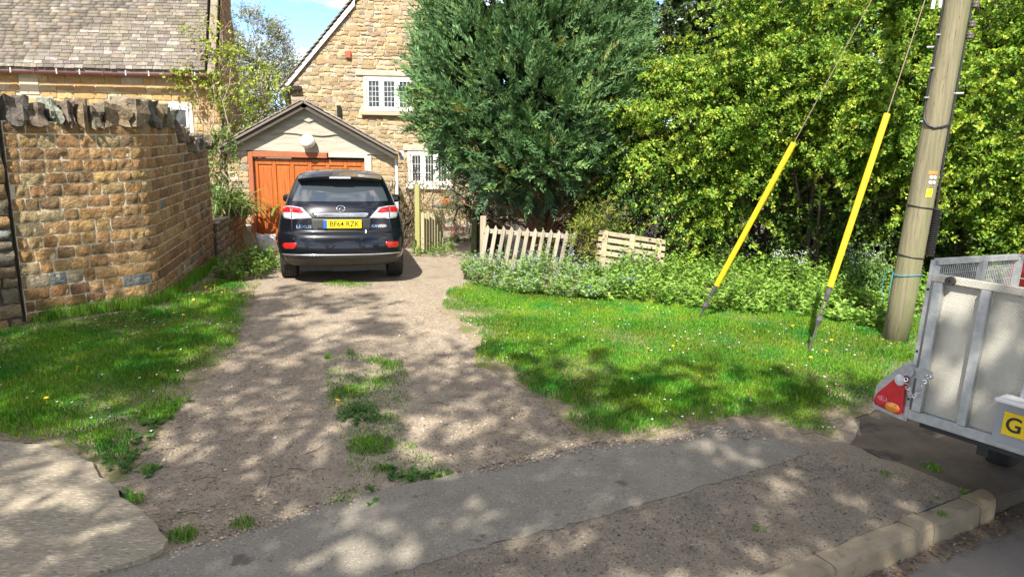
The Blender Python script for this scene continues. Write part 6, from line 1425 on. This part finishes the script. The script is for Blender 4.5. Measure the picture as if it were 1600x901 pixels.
strip = GPy((505, 558), (620, 552), (645, 600), (630, 680), (700, 735), (705, 750), (600, 762), (548, 765), (540, 700), (515, 640)); X, Y = scatter(strip, 2200, rng, lambda X, Y, rng: snoise(np.stack([X, Y, X * 0], 1), 2.6, 3) > .15 - rng.random(len(X)) * .9); prs.append(blades(X, Y, .028 * rng.uniform(.5, 1.5, len(X)), .006, rng, GR, zoff=0, lean=.7))
for k in range(60):
    t = k / 59; s_ = .1 + t * 4.9; q, d = gpath.at(s_); n = gpath.nrm(s_); q = q + n * .07; m_ = 70; X = q.x + rng.normal(0, .05, m_); Y = q.y + rng.normal(0, .05, m_); prs.append(blades(X, Y, rng.uniform(.06, .20, m_) * (.7 + .5 * rng.random()), .006, rng, GR, lean=.4))
V, Fc, Cc = join(prs); tag(fast('grass_tufts', V, Fc, m_grass, col=Cc), 'loose grass tufts on the drive and along the wall foot', 'grass', kind='stuff')
# broad-leaved ground weeds
pw = GPy((150, 735), (195, 750), (240, 690), (300, 625), (260, 640), (200, 680)); plants(pw, 260, lambda X, Y, rng: rng.uniform(.02, .06, len(X)), 7, .05, .03, 81, [(3, (.07, .16, .03)), (2, (.10, .19, .04))], m_leaf, 'edge_weeds', 'small broad leaved weeds along the left lawn rim', 'plants', zoff=0)
for i, (px, py, rr) in enumerate(((236, 738, .07), (625, 744, .12), (680, 744, .10), (580, 780, .08), (560, 652, .16), (205, 775, .07), (1350, 520, .16), (1385, 528, .12))):
    q = G(px, py); po = [(q.x + rr * math.cos(a), q.y + rr * math.sin(a)) for a in [k * math.pi / 4 for k in range(8)]]
    tag(plants(po, 350, lambda X, Y, rng: rng.uniform(.01, .05, len(X)), 6, .05, .028, 90 + i, [(3, (.07, .17, .035)), (2, (.10, .20, .05))], m_leaf, 'ground_weed', None, 'plants', zoff=0), ('low rosette weed patch', 'x')[0] + ' ' + ['between concrete apron and drive', 'at the asphalt edge in the middle of the drive', 'at the asphalt edge right of the drive middle', 'lying on the asphalt edge', 'beside the tallest grass tuft on the drive', 'at the concrete apron edge', 'in front of the weeds by the right guard', 'at the foot of the wooden pole'][i], 'plants')
# flowers
def flower_mesh(n, r_, h, cup):
    b = MB(); b.tube([(0, 0, -.06), (0, 0, h)], .002, 4)
    for k in range(n):
        a = 2 * math.pi * k / n; c, s = math.cos(a), math.sin(a); w_ = r_ * .3; b.add([(0, 0, h), (c * r_ * .6 - s * w_, s * r_ * .6 + c * w_, h + cup), (c * r_, s * r_, h + cup * .8), (c * r_ * .6 + s * w_, s * r_ * .6 - c * w_, h + cup)], [(0, 1, 2, 3)])
    return b
fd = flower_mesh(14, .024, .05, .008); me_d = bpy.data.meshes.new('dandelion'); me_d.from_pydata(fd.V, [], fd.F); me_d.materials.append(mat('dandelion_yellow', (.82, .56, .01), rough=.6))
spots = [(322, 458), (330, 462), (336, 455), (345, 467), (352, 461), (318, 470), (305, 478), (285, 504), (272, 500), (380, 470), (362, 475), (388, 462), (120, 588), (75, 640), (525, 640), (1122, 484), (1130, 482), (1052, 552), (1090, 602), (1300, 540), (1288, 562), (1265, 570), (1240, 520), (905, 478), (1010, 556)]
rg = random.Random(6)
for px, py in spots:
    q = G(px, py); o = bpy.data.objects.new('dandelion', me_d); C.objects.link(o); o.location = (q.x, q.y, T(q.x, q.y) + .03 + rg.uniform(0, .03)); o.rotation_euler = (rg.uniform(-.5, .2), rg.uniform(-.3, .3), rg.uniform(0, 6)); o.scale = [rg.uniform(.65, 1.0)] * 3
    tag(o, 'yellow dandelion flower in the grass', 'flower', 'dandelions in the lawns')
prs = []; rng = np.random.default_rng(95)
for poly, n in ((lawnRg, 170), (lawnLg, 70)):
    X, Y = scatter(poly, 24, rng); k = (snoise(np.stack([X, Y, X * 0], 1), 1.0, 6) > .35 - rng.random(len(X)) * .6); X, Y = X[k][:n], Y[k][:n]
    for x_, y_ in zip(X, Y):
        z = T(x_, y_) + rng.uniform(.05, .075); a = np.linspace(0, 6.28, 8)[:-1]; r_ = rng.uniform(.008, .012); V = np.concatenate([[[x_, y_, z]], np.stack([x_ + r_ * np.cos(a), y_ + r_ * np.sin(a), z + .003 * np.sin(a * 2) + .002], 1)]); prs.append((V, np.array([[0, 1 + i, 1 + (i + 1) % 7] for i in range(7)]), np.full((8, 3), .8)))
V, Fc, Cc = join(prs); tag(fast('daisies', V, Fc, m_petal, col=Cc), 'small white daisies sprinkled through both lawns', 'flowers', kind='stuff')
# pebbles, leaf litter, twigs (dirt crumbles along the path edge)
prs = []; rng = np.random.default_rng(97); oct_ = np.array([[1, 0, 0], [-1, 0, 0], [0, 1, 0], [0, -1, 0], [0, 0, 1], [0, 0, -1.]]); of = np.array([[0, 2, 4], [2, 1, 4], [1, 3, 4], [3, 0, 4], [2, 0, 5], [1, 2, 5], [3, 1, 5], [0, 3, 5]])
def pebbles(poly, dens, s0, s1, cols, z0=0.0):
    X, Y = scatter(poly, dens, rng); n = len(X); s_ = rng.uniform(s0, s1, n) * rng.uniform(.6, 1.3, n); a = rng.uniform(0, 6.28, n); sc = np.stack([s_, s_ * rng.uniform(.6, 1, n), s_ * rng.uniform(.35, .7, n)], 1)
    L_ = oct_[None] * sc[:, None, :] * (1 + rng.uniform(-.25, .25, (n, 6, 1))); c, s2 = np.cos(a)[:, None], np.sin(a)[:, None]; V = np.stack([L_[..., 0] * c - L_[..., 1] * s2 + X[:, None], L_[..., 0] * s2 + L_[..., 1] * c + Y[:, None], L_[..., 2] + (Tn(Y) + z0)[:, None] + sc[:, 2:3] * .3], -1).reshape(-1, 3)
    Fc = (of[None] + np.arange(n)[:, None, None] * 6).reshape(-1, 3); prs.append((V, Fc, np.repeat(tint(cols, n, rng) * rng.uniform(.7, 1.25, (n, 1)), 6, axis=0)))
PC = [(3, (.46, .37, .27)), (2, (.35, .275, .195)), (1.2, (.55, .47, .37)), (1, (.22, .17, .12))]
dv = GPy((262, 850), (190, 770), (240, 690), (330, 590), (385, 500), (400, 450), (640, 440), (720, 440), (690, 480), (740, 560), (830, 620), (920, 690), (800, 722), (590, 770), (400, 828)); pebbles(dv, 1500, .003, .007, PC, .003); pebbles(dv, 520, .005, .011, PC, .003); pebbles(dv, 26, .010, .018, PC, .003)
vg = GPy((1262, 704), (1500, 764), (1500, 780), (1200, 898), (600, 898), (850, 830), (1130, 752)); pebbles(vg, 900, .004, .010, [(3, (.28, .22, .155)), (2, (.19, .155, .12)), (1, (.36, .31, .25)), (.7, (.10, .10, .10))], .006)
pebbles(GPy((262, 850), (400, 828), (700, 745), (930, 696), (1150, 666), (1260, 704), (850, 830), (560, 905), (160, 905)), 60, .002, .006, PC, .010)
pebbles(GPy((1330, 690), (1420, 660), (1590, 720), (1590, 770), (1500, 762)), 700, .004, .012, [(3, (.22, .17, .12)), (2, (.13, .10, .075))], -.03)
for (ax, ay), (bx_, by_) in zip(((262, 866), (400, 828), (480, 800), (590, 770), (700, 745), (800, 722), (930, 696), (1040, 690), (1110, 672)), ((400, 828), (480, 800), (590, 770), (700, 745), (800, 722), (930, 696), (1040, 690), (1110, 672), (1200, 680))):
    pebbles(GPy((ax, ay - 6), (bx_, by_ - 6), (bx_, by_ + 9), (ax, ay + 9)), 3200, .003, .012, PC, .006)
V, Fc, Cc = join(prs); tag(fast('loose_stones', V, Fc, mat('pebble', (1, 1, 1), rough=.9, attr=True), col=Cc), 'loose gravel stones scattered over drive and verge', 'gravel', kind='stuff')
prs = []
def litter(poly, dens, L, W, cols, z0, gate=None):
    X, Y = scatter(poly, dens, rng, gate); n = len(X); pp = np.stack([X, Y, Tn(Y) + z0 + rng.uniform(.002, .012, n)], 1); d = np.stack([rng.normal(0, 1, n), rng.normal(0, 1, n), rng.normal(0, .25, n)], 1); V, Fc = leaf_arrays(pp, d, np.stack([rng.normal(0, .3, n), rng.normal(0, .3, n), np.ones(n)], 1), L * rng.uniform(.5, 1.3, n), W * rng.uniform(.5, 1.3, n), .3); prs.append((V, Fc, np.repeat(tint(cols, n, rng) * rng.uniform(.7, 1.2, (n, 1)), 4, axis=0)))
LC = [(3, (.30, .16, .07)), (2, (.38, .24, .11)), (2, (.20, .12, .07)), (1, (.45, .35, .18))]
k0 = KA + KN * .13; k1 = KB + KN * .13; litter([tuple((k0 + KD * .2)[:2]), tuple((k1 + KD * .3)[:2]), tuple((k1 + KD * .75 + KN * .16)[:2]), tuple((k0 + KD * .5 + KN * .10)[:2])], 2600, .022, .013, LC, -.12)
litter([tuple((k1 + KD * .0)[:2]), tuple((k1 + KD * .9 - KN * .1)[:2]), tuple((k1 + KD * .9 + KN * .3)[:2])], 1800, .024, .014, LC, -.12)
litter(dv, 120, .02, .010, [(3, (.10, .07, .045)), (1, (.22, .15, .08))], .005); litter(vg, 160, .014, .008, [(3, (.06, .05, .04)), (1, (.2, .14, .08))], .006); litter(lawnRg, 12, .03, .016, LC, .04); litter(lawnLg, 8, .03, .016, LC, .04)
V, Fc, Cc = join(prs); tag(fast('leaf_litter', V, Fc, m_petal, col=Cc), 'brown dry leaf litter along the kerb and on the drive', 'leaf litter', kind='stuff')
b = MB(); rg = random.Random(9)
for i in range(70):
    px, py = rg.uniform(230, 900), rg.uniform(470, 830); q = G(px, py)
    if not inpoly(np.array([q.x]), np.array([q.y]), dv)[0]: continue
    a = rg.uniform(0, 6.28); l_ = rg.uniform(.04, .2); e = Vector((math.cos(a), math.sin(a), 0)) * l_; z = T(q.x, q.y) + .008; o = Vector((-e.y, e.x, 0)) * rg.uniform(-.3, .3); b.tube([(q.x, q.y, z), (q.x + e.x * .5 + o.x, q.y + e.y * .5 + o.y, z + .006), (q.x + e.x, q.y + e.y, z)], [.0022, .002, .0013], 4)
tag(b.build('fallen_twigs', mat('twig_dark', (.07, .05, .035), rough=.95), kind='stuff'), 'thin dark fallen twigs lying on the gravel drive', 'twigs')

# ---------------- trees behind the photographer: they shade the foreground
SH = [(3, (.06, .11, .02)), (2, (.08, .14, .03))]
def shade_tree(x, y, blobs, n, seed, lab):
    tree('roadside_tree', lab, 'tree', (x, y, -.13), blobs, n, 9, .55, .17, .115, seed, SH, group='trees behind the viewpoint', stem_r=.2, shell=(.25, 1.0), gate=.12, gscale=1.15, cull=False, twigs=False, up=.1)
shade_tree(-7.0, -4.5, [((-7.5, -2.6, 8.6), (2.6, 2.2, 2.6)), ((-5.2, -1.8, 9.4), (2.2, 1.9, 2.6)), ((-8.2, -3.2, 5.8), (2.0, 1.8, 1.6))], 1600, 101, 'roadside tree behind the viewpoint, left of it')
shade_tree(-1.0, -5.5, [((-2.2, -3.0, 7.4), (2.4, 2.2, 2.6)), ((.4, -3.2, 7.0), (2.2, 2.0, 2.6)), ((-1.0, -5.2, 5.6), (2.4, 2.0, 1.7)), ((-3.4, -3.2, 5.2), (1.8, 1.6, 1.4))], 2600, 102, 'roadside tree behind the viewpoint, middle of three')
shade_tree(4.6, -5.2, [((3.4, -3.0, 7.2), (2.3, 2.0, 2.6)), ((5.8, -2.6, 7.4), (2.2, 2.0, 2.6)), ((4.4, -5.0, 5.6), (2.4, 1.9, 1.7))], 1800, 103, 'roadside tree behind the viewpoint, right of it')
